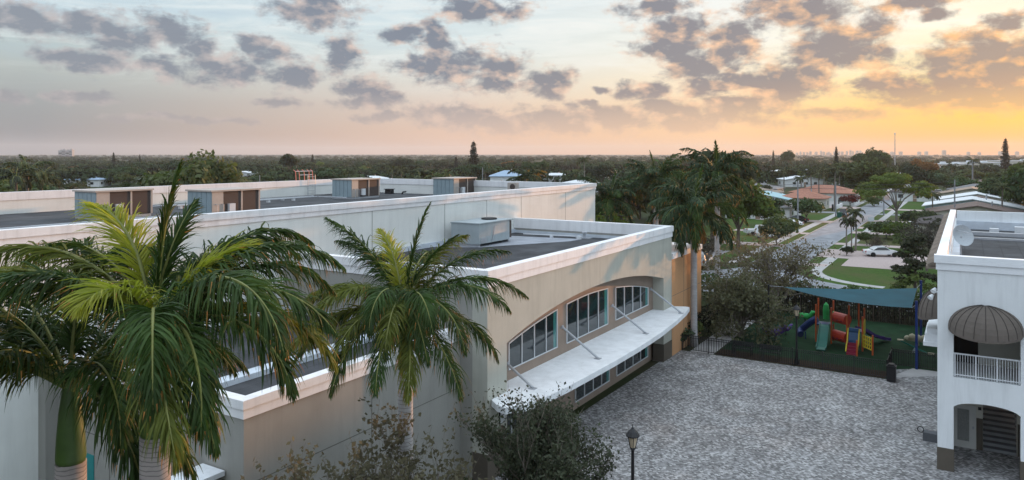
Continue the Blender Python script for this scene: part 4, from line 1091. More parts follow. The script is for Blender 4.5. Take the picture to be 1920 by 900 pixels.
def limbs(rng, h, rx, zc, k, r0=.2):
    b = MB(); b.tube([(0, 0, 0), (rng.uniform(-.1, .1), rng.uniform(-.1, .1), h * .5), (0, 0, h)], [r0 * 1.3, r0, r0 * .8], 8)
    for i in range(k):
        a = 2 * math.pi * i / k + rng.uniform(-.4, .4); rr = rx * rng.uniform(.45, .8); ze = zc + rng.uniform(-.1, .5) * rx * .5
        b.tube([(0, 0, h * .93), (rr * .35 * math.cos(a), rr * .35 * math.sin(a), h + (ze - h) * .5), (rr * math.cos(a), rr * math.sin(a), ze)], [r0 * .62, r0 * .4, r0 * .12], 6)
    return b

STORE = (0, -400, 0)
def proto(name, cat, lm, blobs, n, size, seed, h, rx, zc, k=5, r0=.2, tm='trunk', shell=.5, flat=.2):
    t = thing(name, 'tree', cat, STORE)
    limbs(random.Random(seed), h, rx, zc, k, r0).build('trunk', tm, t, local=True)
    crown_mesh('crown', lm, blobs, n, size, seed, shell, flat).build('crown', lm, t, local=True)
    return t
PR = {}
rr_ = random.Random(77)
for i in range(3):
    PR['broad%d' % i] = proto('broadleaf_tree', 'tree', 'leaf_broad', dome_blobs(rr_, 4.6 + i * .5, 3.4, 5.2, 15, .36), 3600, .36, 100 + i, 2.6, 4.4, 5.2)
for i in range(2):
    PR['oval%d' % i] = proto('broadleaf_tree', 'tree', 'leaf_broad', dome_blobs(rr_, 3.2, 4.2, 5.6, 13, .42), 3000, .34, 110 + i, 2.6, 3.0, 5.6)
PR['grey'] = proto('bare_tree', 'tree', 'leaf_grey', dome_blobs(rr_, 4.2, 3.0, 5.0, 14, .34), 1000, .24, 120, 2.4, 4.0, 5.2, 9, .22, 'trunk_pale', .3)
PR['bright'] = proto('broadleaf_tree', 'tree', 'leaf_bright', dome_blobs(rr_, 3.6, 2.6, 4.2, 14, .4), 4600, .24, 121, 2.0, 3.4, 4.2)
PR['rust'] = proto('flowering_tree', 'tree', 'leaf_rust', dome_blobs(rr_, 4.6, 2.4, 5.6, 14, .32), 1900, .28, 122, 3.0, 4.4, 5.4)
PR['shrub'] = proto('shrub', 'shrub', 'leaf_broad', dome_blobs(rr_, 1.5, 1.3, .9, 9, .45), 1100, .15, 123, .4, 1.2, .9, 4, .06)
PR['shrubb'] = proto('shrub', 'shrub', 'leaf_bright', dome_blobs(rr_, 1.5, 1.3, .9, 9, .45), 1100, .15, 124, .4, 1.2, .9, 4, .06)
# Norfolk pine: whorls of level branches
def pine(seed, h, r0):
    rng = np.random.default_rng(seed); t = thing('norfolk_pine', 'pine', 'tree', STORE)
    b = MB(); b.tube([(0, 0, 0), (0, 0, h)], [.3, .04], 8); pts = []
    z = h * .10
    while z < h * .98:
        rad = r0 * (1 - z / h) ** .8 * rng.uniform(.75, 1.1) + .15
        for k in range(7):
            a = 2 * math.pi * k / 7 + z * 1.3 + rng.uniform(-.2, .2); rl = rad * rng.uniform(.75, 1.1)
            b.tube([(0, 0, z), (rl * math.cos(a), rl * math.sin(a), z + .25 * rl)], [.05, .01], 4)
            m_ = max(6, int(rl * 16)); s = rng.uniform(.15, 1, m_)[:, None]
            pts.append(np.array([math.cos(a) * rl, math.sin(a) * rl, .25 * rl]) * s + np.array([0, 0, z]) + rng.normal(0, .16, (m_, 3)))
        z += h * .042
    pts = np.concatenate(pts); b.build('trunk', 'trunk', t, local=True)
    v, f = leaf_quads(rng, pts, .34, None, .6); q = MB(); q.v = [tuple(x) for x in v]; q.f = f; q.m = [0] * len(f); q.build('crown', 'leaf_pine', t, local=True)
    return t
PR['pine0'] = pine(131, 20, 3.4); PR['pine1'] = pine(132, 20, 2.6)
# far palm: one crown mesh
def farpalm(seed, m='palm_far', L=2.9, h=7.5, n=15):
    rng = np.random.default_rng(seed); t = thing('coconut_palm', 'palm', 'palm', STORE)
    b = MB(); b.tube([(0, 0, 0), (.15, 0, h * .5), (0, 0, h)], [.22, .15, .12], 8); b.build('trunk', 'trunk_pale', t, local=True)
    q = MB()
    for i in range(n):
        v, f, mi = frond_geo(rng, L * rng.uniform(.85, 1.1), R(rng.uniform(5, 70)), R(rng.uniform(75, 120)), n=20, lw=.15, ll=.75, segs=2, hang=1.1)
        a = 2 * math.pi * i / n + rng.uniform(-.2, .2); ca, sa = math.cos(a), math.sin(a)
        q.arr([(x * ca - y * sa, x * sa + y * ca, z + h) for x, y, z in v], f, [0 if k == 0 else (1 if k == 1 else 0) for k in mi])
    q.build('crown', [m, 'rachis'], t, local=True)
    return t
PR['palm0'] = farpalm(141); PR['palm1'] = farpalm(142, h=6.2, L=2.5); PR['palmg'] = farpalm(143, 'palm_far_gold', 3.0, 7)

def plant(key, x, y, label, group=None, s=1.0, rz=None, sz=None):
    o = dup(PR[key], (x, y, 0), random.Random(hash((round(x, 1), round(y, 1))) & 0xffff).uniform(0, 6.28) if rz is None else rz, label, group, (s, s, s * (sz or 1)))
    return o

# ---- foreground myrtles and the olive trees: real branching
def branching(rng, base, stems, levels, L0, r0, spread, up, leaf_n, leaf_size, cl=.18, ratio=.62, kids=(3, 5)):
    b = MB(); LP = []
    def grow(p, d, L, r, lev):
        pts = [Vector(p)]; dd = Vector(d).normalized()
        for i in range(4):
            dd = (dd + Vector((rng.gauss(0, .12), rng.gauss(0, .12), rng.gauss(0, .10) + up * .10))).normalized()
            pts.append(pts[-1] + dd * (L / 4))
        b.tube(pts, [r, r * .85, r * .72, r * .6, r * .45], 5 if lev < levels else 4, 0, False)
        if lev >= levels - 1:
            for i in range(leaf_n):
                k = rng.uniform(.15, 1) * 3.999; j = int(k); q = pts[j].lerp(pts[j + 1], k - j)
                LP.append((q.x + rng.gauss(0, cl), q.y + rng.gauss(0, cl), q.z + rng.gauss(0, cl)))
        if lev < levels:
            n = rng.randint(*kids)
            for i in range(n):
                k = (.35 + .65 * (i + rng.random()) / n) * 3.999; j = int(min(k, 3.99)); q = pts[j].lerp(pts[j + 1], min(k, 3.99) - j)
                ax = Vector((rng.gauss(0, 1), rng.gauss(0, 1), rng.gauss(0, .6)))
                nd = (dd + ax.normalized() * spread + Vector((0, 0, up * .3))).normalized()
                grow(q, nd, L * ratio * rng.uniform(.75, 1.25), r * .5, lev + 1)
    for i in range(stems):
        a = 2 * math.pi * i / stems + rng.uniform(-.3, .3); t_ = .32 if stems > 1 else .05
        grow(base, (t_ * math.cos(a), t_ * math.sin(a), 1), L0 * rng.uniform(.85, 1.15), r0, 0)
    return b, np.array(LP)
def shrub_tree(name, label, cat, x, y, seed, leaf, group=None, sc=1.0, flat=.2, tm='twig', size=.06, drop=None, **kw):
    rng = random.Random(seed); t = thing(name, label, cat, (x, y, 0), 0, group)
    b, lp = branching(rng, (0, 0, 0), **kw)
    b.build('trunk', tm, t, local=True)
    nr = np.random.default_rng(seed)
    if drop is not None: lp = lp[nr.uniform(0, 1, len(lp)) < drop(lp)]
    v, f = leaf_quads(nr, lp, size, None, flat)
    q = MB(); q.v = [tuple(p) for p in v]; q.f = f; q.m = [0] * len(f); q.build('crown', leaf, t, local=True)
    return t
GM = 'sparse myrtles below the wing wall'
for i, (px, dep, L0, lab) in enumerate(((560, 19.5, 3.1, 'sparse twiggy myrtle nearest the wing corner'), (668, 20.5, 3.35, 'tallest twiggy myrtle, left of the pale palm trunk'), (800, 20.0, 3.0, 'twiggy myrtle in front of the pale palm trunk'), (500, 17.5, 2.6, 'small twiggy myrtle at the bottom below the wing corner'))):
    x, y = at(px, dep)
    shrub_tree('myrtle', lab, 'tree', x, y, 200 + i, 'leaf_myrtle', GM, stems=5, levels=3, L0=L0, r0=.045, spread=.55, up=.5, leaf_n=12, leaf_size=.06, size=.072, cl=.065, kids=(4, 6))
x, y = at(1012, 26.0)
shrub_tree('courtyard_tree', 'dense dark tree with thin bare tips beside the white canopy', 'tree', x, y, 221, 'leaf_deep', stems=6, levels=3, L0=2.95, r0=.07, spread=.55, up=.4, leaf_n=24, leaf_size=.07, size=.068, cl=.14, kids=(4, 6), drop=lambda p: np.clip(1.55 - (p[:, 2] - 3.2) / 2.4, .12, 1))
x, y = at(1388, 59)
shrub_tree('olive_tree', 'dark olive-green spreading tree over the concrete path and benches', 'tree', x, y, 231, 'leaf_olive', stems=6, levels=3, L0=2.7, r0=.12, spread=1.1, up=.0, leaf_n=20, leaf_size=.1, size=.12, cl=.26, ratio=.68, kids=(4, 5), tm='trunk_pale')
x, y = at(1448, 67)
shrub_tree('olive_tree', 'thin bronze-leaved tree rising behind the darker spreading one', 'tree', x, y, 232, 'leaf_bronze', stems=6, levels=3, L0=4.1, r0=.12, spread=.95, up=.08, leaf_n=8, leaf_size=.1, size=.12, cl=.24, ratio=.62, kids=(4, 5), tm='trunk_pale')
x, y = at(1738, 92)
shrub_tree('bare_tree', 'grey nearly leafless tree at the left edge of the white building roof', 'tree', x, y, 233, 'leaf_grey', stems=5, levels=3, L0=3.2, r0=.10, spread=.75, up=.3, leaf_n=7, leaf_size=.1, size=.11, cl=.18, ratio=.62, kids=(4, 5), tm='trunk_pale')
x, y = at(1641, 107)
shrub_tree('bare_shrub', 'round bare grey shrub in front of the white sedan', 'shrub', x, y, 234, 'leaf_grey', stems=9, levels=2, L0=1.5, r0=.04, spread=.6, up=.3, leaf_n=3, leaf_size=.08, size=.08, cl=.1, ratio=.6, kids=(4, 6), tm='trunk')
# layered dark evergreen beside the white building
t = thing('layered_evergreen', 'layered evergreen with bright lower sprays beside the white building', 'tree', (*at(1716, 76), 0))
limbs(random.Random(9), 3.0, 2.0, 4, 6, .14).build('trunk', 'trunk', t, local=True)
rg = random.Random(3); bl = []
for i in range(30):
    z = 1.3 + 5.0 * (i / 30); a = rg.uniform(0, 6.28); rr = (2.5 - 2.1 * (i / 30)) * rg.uniform(.5, 1); bl.append((rr * math.cos(a), rr * math.sin(a), z, .75, .75, .30))
crown_mesh('crown', '', bl, 4200, .15, 302, .3, .8).build('crown', 'leaf_broad', t, local=True)
bl = [(1.6 * math.cos(a), 1.6 * math.sin(a) - .5, 1.6 + .6 * math.sin(a * 3), .75, .75, .4) for a in (3.6, 4.2, 4.8, 5.4, 6.0)]
crown_mesh('sprays', '', bl, 900, .15, 303, .3, .8).build('light_sprays', 'leaf_bright', t, local=True)

# ---- hedges (nobody could count the leaves: each hedge is one clipped thing)
def hedge(x0, x1, y0, y1, h, n, label, leaf, seed, size=.13):
    t = thing('hedge', label, 'hedge', ((x0 + x1) / 2, (y0 + y1) / 2, 0))
    rng = np.random.default_rng(seed)
    p = np.stack([rng.uniform(x0, x1, n), rng.uniform(y0, y1, n), h * rng.uniform(0, 1, n) ** .55 * (1 + .10 * np.sin(rng.uniform(0, 1, n) * 3))], 1)
    p[:, 2] += .22 * np.sin(p[:, 0] * 1.3) + .12 * np.sin(p[:, 0] * 3.1 + p[:, 1])
    v, f = leaf_quads(rng, p, size, None, .5)
    q = MB(); q.v = [tuple(a) for a in v]; q.f = f; q.m = [0] * len(f); q.build('foliage', leaf, t)
    q = MB()
    rg = random.Random(seed)
    for i in range(int((x1 - x0) / 1.2)):
        xx = x0 + .6 + i * 1.2; q.tube([(xx, (y0 + y1) / 2, 0), (xx + rg.uniform(-.3, .3), (y0 + y1) / 2, h * .8)], .04, 5)
    q.build('stems', 'trunk', t)
hedge(-17.5, 9, 73.0, 74.8, 2.1, 9000, 'long clipped green hedge between the playground and the street', 'leaf_hedge', 401)
hedge(-17.0, 9, 71.6, 72.8, 1.75, 7000, 'dark thicket behind the slat fence of the playground', 'leaf_hedge_dark', 402)
hedge(-31, -18.8, 72.4, 74.4, 2.3, 5000, 'green hedge at the road behind the royal palm trunks', 'leaf_hedge', 403)
hedge(-19.0, -17.7, 55.0, 71, 1.6, 4500, 'dark shrub row along the foot of the orange-lit block', 'leaf_hedge_dark', 404)
for i, (px, dep, s, key, lab) in enumerate(((870, 27, .55, 'shrub', 'low dark shrub at the inner corner of the wing wall'), (840, 25.5, .6, 'shrub', 'low dark shrub under the twiggy myrtle by the wing wall'), (1270, 56, .8, 'shrub', 'green shrub between the canopy tip and the palm trunk'),
                                            (1292, 58, .8, 'shrubb', 'lighter green shrub at the foot of the shaggy palm'), (905, 25.5, .45, 'shrub', 'small dark shrub at the foot of the near pier'))):
    x, y = at(px, dep); plant(key, x, y, lab, None, s)
rngg = np.random.default_rng(9)
n = 9000; p = np.stack([rngg.uniform(-17.6, -13.2, n), rngg.uniform(21.5, 27.2, n), rngg.uniform(0, .10, n)], 1)
v, f = leaf_quads(rngg, p, .05, None, 0)
q = MB(); q.v = [tuple(a) for a in v]; q.f = f; q.m = [0] * len(f); o = q.build('lawn_grass', 'leaf_hedge_dark'); o['kind'] = 'stuff'; o['label'] = 'dark grass and ground cover below the near pier'; o['category'] = 'grass'

# ---- street trees, palms and shrubs
t = thing('umbrella_tree', 'big bright green umbrella-crowned tree beside the street', 'tree', (-12.8, 176, 0))
rg = random.Random(8)
b = limbs(rg, 2.8, 6.0, 7.2, 8, .26); b.tube([(0, 0, 2.4), (-2.6, -.6, 4.6), (-5.6, -.8, 5.6)], [.2, .13, .04], 6); b.build('trunk', 'trunk_pale', t, local=True)
bl = [(rg.uniform(-1, 1) * 6.6, rg.uniform(-1, 1) * 5.0, 0, 0, 0, 0) for i in range(34)]
bl = [(a, c2, 5.4 + 5.2 * (1 - (a / 7.6) ** 2 - (c2 / 6.4) ** 2) * rg.uniform(.4, 1), rg.uniform(1.2, 2.0), rg.uniform(1.2, 2.0), rg.uniform(.5, .8)) for a, c2, *_ in bl if (a / 7.2) ** 2 + (c2 / 6) ** 2 < 1]
crown_mesh('crown', '', bl, 7500, .24, 501, .45, .4).build('crown', 'leaf_umbrella', t, local=True)
for (px, dep, s, lab) in ((1588, 108, .60, 'left of three small slender palms on the verge lawn'), (1596, 108.5, .56, 'middle of three small slender palms on the verge lawn'), (1604, 111, .72, 'tallest of three small slender palms on the verge lawn')):
    x, y = at(px, dep); plant('palm1', x, y, lab, 'slender palms on the verge', s, sz=1.25)
for (px, dep, s, key, lab) in (
    (1588, 106, .7, 'shrub', 'dark low shrub at the foot of the three small palms'), (1645, 128, 1.5, 'shrub', 'round dark shrub by the street sign'), (1668, 132, 1.4, 'shrub', 'round dark shrub right of the street sign'),
    (1690, 124, 1.6, 'shrubb', 'light green bush behind the driveway sedan'), (1705, 150, 1.5, 'shrub', 'dark bush near the trunk of the umbrella tree'), (1735, 136, 2.2, 'shrub', 'tall dark bush against the brown roof'),
    (1755, 125, 1.9, 'shrub', 'dark bush behind the tile eave'), (1455, 118, 1.9, 'shrub', 'round dark bush by the parked white cars'), (1462, 132, 1.8, 'shrubb', 'yellow-green bush by the parked white cars'), (1440, 150, 2.2, 'shrub', 'big dark bush left of the utility pole'),
    (1450, 165, 2.4, 'shrub', 'broad dark bush before the grey roof'), (1512, 160, 2.6, 'shrub', 'tall dark shrub right of the utility pole'), (1640, 205, 1.6, 'shrubb', 'yellow-green shrub at the street bend'), (1606, 226, 1.9, 'shrubb', 'light green shrub before the red roofs'),
    (1625, 118, 1.1, 'shrub', 'low clipped bush by the pink driveway'), (1700, 112, 1.3, 'shrubb', 'bush between the sedan and the layered evergreen')):
    x, y = at(px, dep); plant(key, x, y, lab, None, s)
x, y = at(1594, 205); o = plant('shrub', x, y, 'dark red hedge bush beside the white wall at the street', None, 1.7)
for c in o.children:
    if c.name.startswith('crown'):
        c.data = c.data.copy(); c.data.materials[0] = M['leaf_red']
x, y = at(1662, 128); o = plant('shrub', x, y, 'dark red-leaved bush next to the round dark shrubs', None, 1.2)
for c in o.children:
    if c.name.startswith('crown'):
        c.data = c.data.copy(); c.data.materials[0] = M['leaf_red']
for (px, dep, s, key, lab) in (
    (1535, 200, 1.2, 'palm0', 'coconut palm nearest the red roofed house, left trunk'), (1520, 215, 1.25, 'palm0', 'coconut palm with drooping crown left of the red roofs'), (1566, 190, 1.3, 'palm0', 'tall coconut palm in front of the red roofed house'), (1502, 225, 1.1, 'palm1', 'short coconut palm by the grey roofs'),
    (1545, 250, 1.25, 'palm0', 'coconut palm behind the red roofed house'), (1575, 262, 1.3, 'palm0', 'tall coconut palm between the red roofs and the dark tree'), (1748, 160, .9, 'palm1', 'dark palm beside the brown roof'), (1003, 190, 1.25, 'palmg', 'palm with golden drooping dead fronds beyond the hall'),
    (30, 108, 1.45, 'palm0', 'tall palm at the left edge beyond the hall'), (52, 112, 1.55, 'palm0', 'tall palm with pale trunk beyond the left parapet'), (78, 118, 1.35, 'palm0', 'palm right of the pale-trunked one at the left edge'), (28, 92, 1.1, 'palm1', 'yellowish palm low at the left edge'),
    (752, 230, 1.2, 'palm0', 'palm above the middle rooftop unit'), (790, 220, 1.2, 'palm0', 'palm beyond the hall between two rooftop units'), (735, 250, 1.2, 'palm0', 'palm left of the rooftop unit row'), (1095, 330, 1.5, 'palm0', 'lone palm standing above the far trees'),
    (1880, 150, 1.0, 'palm0', 'palm at the right edge behind the roofs'), (1470, 240, 1.1, 'palm0', 'palm behind the grey roofs')):
    x, y = at(px, dep); plant(key, x, y, lab, None, s)
# individual landmark trees
for (px, dep, key, s, sz, lab) in (
    (888, 430, 'pine0', 1.5, .74, 'dark cone-shaped pine standing alone above the hall roof'), (1885, 430, 'pine1', 1.5, .80, 'tall reddish pine at the right edge of the picture'), (1568, 420, 'pine1', .95, 1.0, 'thin pine above the coconut palms'),
    (213, 620, 'pine1', 1.0, .8, 'small dark pine on the left skyline'), (262, 640, 'pine1', .6, 1.2, 'thin dark pine tip on the left skyline'), (586, 640, 'pine0', .8, .9, 'small pine tip on the skyline above the ladder'), (1450, 700, 'pine1', .9, 1.0, 'narrow dark pine left of the skyline tufts'), (855, 520, 'pine0', .8, .8, 'short pine left of the big cone pine'),
    (543, 420, 'oval0', 1.6, 1.1, 'tall round-headed tree sticking out of the skyline'), (1335, 115, 'oval1', 1.55, 1.15, 'tall dark tree above the royal palm crowns'), (1285, 118, 'broad1', 1.45, 1.1, 'broad dark tree behind the royal palm crowns'), (1240, 122, 'broad0', 1.25, 1.1, 'dark tree behind the parapet-corner palm'), (1385, 114, 'bright', 1.4, 1.1, 'olive-green tree right of the royal palms'),
    (1478, 720, 'broad0', 1.4, 1.5, 'feathery tree clump on the orange skyline'), (1630, 250, 'broad1', 1.55, 1.0, 'big dark round tree above the street'), (1600, 262, 'broad0', 1.35, 1.0, 'dark round tree left of the umbrella tree'), (1632, 420, 'broad2', 1.75, 1.15, 'dark domed tree under the radio mast'), (1730, 330, 'rust', 1.6, 1.0, 'domed tree with rust-orange lit top'), (1715, 240, 'broad0', 1.3, 1.0, 'dark tree below the rust-topped one'), (1745, 240, 'broad1', 1.2, .9, 'dark tree right of the umbrella crown'),
    (1800, 250, 'broad2', 1.1, .75, 'low wide tree behind the house roofs'), (1775, 270, 'broad1', 1.2, .8, 'low tree before the pale long building'), (1905, 210, 'broad1', 1.3, .9, 'wide dark tree at the right edge'), (1885, 190, 'broad0', 1.2, .9, 'dark tree right of the fenced yard'), (1915, 170, 'bright', 1.1, 1.0, 'yellow-green tree at the right picture edge'),
    (372, 112, 'bright', 1.95, 1.05, 'large rounded bright green tree beyond the hall roof'), (345, 128, 'broad1', 1.3, .95, 'dark tree beside the large bright green one'), (20, 82, 'bright', 1.4, .95, 'yellow-green bushy tree at the left edge over the parapet'), (55, 86, 'bright', 1.15, .8, 'smaller yellow-green tree over the left parapet'), (110, 108, 'grey', 1.3, .9, 'grey bare tree beyond the left parapet'), (150, 112, 'grey', 1.3, 1.0, 'second grey bare tree beyond the left parapet'), (200, 120, 'grey', 1.2, .9, 'grey bare tree behind the bright palm frond'),
    (520, 160, 'rust', 1.2, .9, 'tree with rusty flowers left of the ladder'), (465, 150, 'grey', 1.4, .9, 'grey-brown tree beyond the hall roof'), (440, 175, 'broad0', 1.2, .9, 'dark tree behind the big rooftop unit'), (1005, 420, 'broad1', 1.3, 1.0, 'dark tree beyond the golden palm')):
    x, y = at(px, dep); plant(key, x, y, lab, None, s, sz=sz)

# tall trees added out of view at the right to block the low sun
rg = random.Random(61)
for i in range(14):
    for (xx, k) in ((20, 'broad%d' % (i % 3)), (30, 'oval%d' % (i % 2))):
        plant(k, xx + rg.uniform(-2, 2), 150 + i * 9 + rg.uniform(-2, 2) + (4 if xx > 25 else 0), 'added tall tree past the right edge, blocking the low sun', 'added sun-blocking trees past the right edge', rg.uniform(1.35, 1.65), sz=.98)
for i in range(9):
    plant('broad%d' % (i % 3), 16 + rg.uniform(-.8, .8), 134 + i * 8, 'added tall tree past the right edge, blocking the low sun', 'added sun-blocking trees past the right edge', rg.uniform(1.55, 1.75), sz=.98)
# ------------------------------------------------------------------ houses and other buildings
def house(x, y, wd, dp, h, rh, roof, wall, label, rz=0, kind='gable', group=None, chim=False):
    t = thing('house', label, 'house', (x, y, 0), rz, group)
    a, c2 = wd / 2, dp / 2
    q = MB(); q.box(-a, -c2, 0, a, c2, h)
    if kind == 'gable': q.prism([(-a, h), (a, h), (0, h + rh * .96)], 'y', -c2, c2)
    q.build('wall', wall, t, local=True)
    o = .6; q = MB(); tk = .14
    if kind == 'gable':
        for s in (-1, 1):
            e0, e1 = Vector((s * (a + o), 0, h - rh * o / a)), Vector((0, 0, h + rh)); up = Vector((0, 0, tk))
            P_ = [(e0.x, -c2 - o, e0.z), (e0.x, c2 + o, e0.z), (0, c2 + o, e1.z), (0, -c2 - o, e1.z)]
            q.face(P_); q.face([(p[0], p[1], p[2] + tk) for p in P_])
            for k in range(4): p0, p1 = P_[k], P_[(k + 1) % 4]; q.face([p0, p1, (p1[0], p1[1], p1[2] + tk), (p0[0], p0[1], p0[2] + tk)])
    elif kind == 'hip':
        A = [(-a - o, -c2 - o, h), (a + o, -c2 - o, h), (a + o, c2 + o, h), (-a - o, c2 + o, h)]
        if wd > dp: r1, r2 = (-a + c2, 0, h + rh), (a - c2, 0, h + rh)
        else: r1, r2 = (0, -c2 + a, h + rh), (0, c2 - a, h + rh)
        if wd > dp: q.face([A[0], A[1], r2, r1]); q.face([A[2], A[3], r1, r2]); q.face([A[1], A[2], r2]); q.face([A[3], A[0], r1])
        else: q.face([A[0], A[1], r1]); q.face([A[1], A[2], r2, r1]); q.face([A[2], A[3], r2]); q.face([A[3], A[0], r1, r2])
        q.face(A[::-1]); q.box(-a - o, -c2 - o, h - .14, a + o, c2 + o, h - .003)
    else:
        q.box(-a - o, -c2 - o, h, a + o, c2 + o, h + .35)
    ro = q.build('roof', roof, t, local=True)
    q = MB(); q.tube([(a * .3, c2 * .2, h), (a * .3, c2 * .2, h + rh + .5)], .14, 8); q.build('vent_pipe', 'steel_grey', ro, local=True)
    for s in (-1, 1):
        for (u, ax) in ((-.55, 'y'), (.1, 'y'), (.6, 'y'), (-.5, 'x'), (.5, 'x')):
            q = MB()
            if ax == 'y': q.box(u * a - .7, s * c2 - .03, 1.0, u * a + .7, s * c2 + .03, 2.1)
            else: q.box(s * a - .03, u * c2 - .7, 1.0, s * a + .03, u * c2 + .7, 2.1)
            wo = q.build('window', 'glass_dark', t, local=True)
            q = MB()
            if ax == 'y': q.box(u * a - .8, s * c2 - .05, .9, u * a + .8, s * c2 + .05, .998); q.box(u * a - .8, s * c2 - .05, 2.102, u * a + .8, s * c2 + .05, 2.2)
            else: q.box(s * a - .05, u * c2 - .8, .9, s * a + .05, u * c2 + .8, .998); q.box(s * a - .05, u * c2 - .8, 2.102, s * a + .05, u * c2 + .8, 2.2)
            q.build('sill', 'frame_white', wo, local=True)
    q = MB(); q.box(-.25, -c2 - .04, 0, .75, -c2, 2.05); q.build('door', 'wall_brown', t, local=True)
    return t
HOUSES = []
HG = 'houses right of the street'
house(.5, 149, 15, 13, 2.9, 1.5, 'shingle_dark', 'wall_cream', 'house with a dark shingle roof just behind the white building', 0, 'hip', HG)
house(1.5, 173, 17, 14, 2.9, 1.7, 'shingle_brown', 'wall_cream', 'house with a long reddish-brown shingle roof and a vent pipe', 0, 'gable', HG)
house(.8, 196, 18, 13, 2.9, 1.7, 'roof_white', 'wall_blue', 'house with a white roof and pale blue gable', 0, 'gable', HG)
house(2.2, 205, 10, 6, 3.0, 1.5, 'shingle_brown', 'wall_white', 'small brown-roofed wing behind the white roof', 0, 'gable', HG)
house(2.0, 222, 17, 14, 2.9, 1.7, 'roof_white', 'wall_cream', 'second white-roofed house behind the blue gable', 0, 'gable', HG)
house(4.4, 233, 12, 7, 3.0, 1.4, 'shingle_grey', 'wall_white', 'grey-roofed house with white eaves', 0, 'gable', HG)
house(1.0, 252, 17, 14, 2.9, 1.8, 'shingle_tan', 'wall_cream', 'tan-roofed house behind the white roofs', 0, 'gable', HG)
house(3.0, 286, 17, 14, 2.9, 1.8, 'shingle_grey', 'wall_cream', 'grey hip-roofed house near the end of the row', 0, 'hip', HG)
house(3.0, 330, 17, 14, 2.9, 1.8, 'shingle_brown', 'wall_cream', 'farthest brown-roofed house of the row', 0, 'hip', HG)
house(16, 176, 9, 8, 2.5, .5, 'shingle_grey', 'wall_cream', 'low grey flat-roofed shed at the right of the brown roof', 0, 'flat', HG)
house(14.5, 198, 9, 7, 2.5, .5, 'roof_aqua', 'wall_blue', 'low pale blue lean-to beside the white roof', 0, 'flat', HG)
HL = 'houses left of the street'
house(-37, 209, 11, 9, 3.0, 1.7, 'tile_red', 'wall_cream', 'front house with a red tile hip roof', 0, 'hip', HL)
house(-35.5, 233, 17, 12, 3.4, 2.0, 'tile_red', 'wall_white', 'larger red-roofed house behind the front one', 0, 'hip', HL)
house(-40, 176, 14, 13, 2.8, 1.3, 'shingle_grey', 'wall_white', 'grey-roofed house by the utility pole', 0, 'hip', HL)
house(-47, 205, 15, 12, 2.8, 1.4, 'roof_aqua', 'wall_white', 'house with a pale aqua roof left of the street', 0, 'gable', HL)
house(-56, 232, 15, 12, 2.8, 1.6, 'shingle_tan', 'wall_white', 'tan-gabled house left of the aqua roof', 0, 'gable', HL)
house(-62, 262, 16, 12, 2.8, 1.6, 'shingle_grey', 'wall_white', 'far grey-roofed house behind the aqua roof', 0, 'hip', HL)
house(-14, 262, 13, 11, 2.8, 1.4, 'shingle_dark', 'wall_white', 'dark-roofed house seen past the umbrella tree', 0, 'hip', HL)
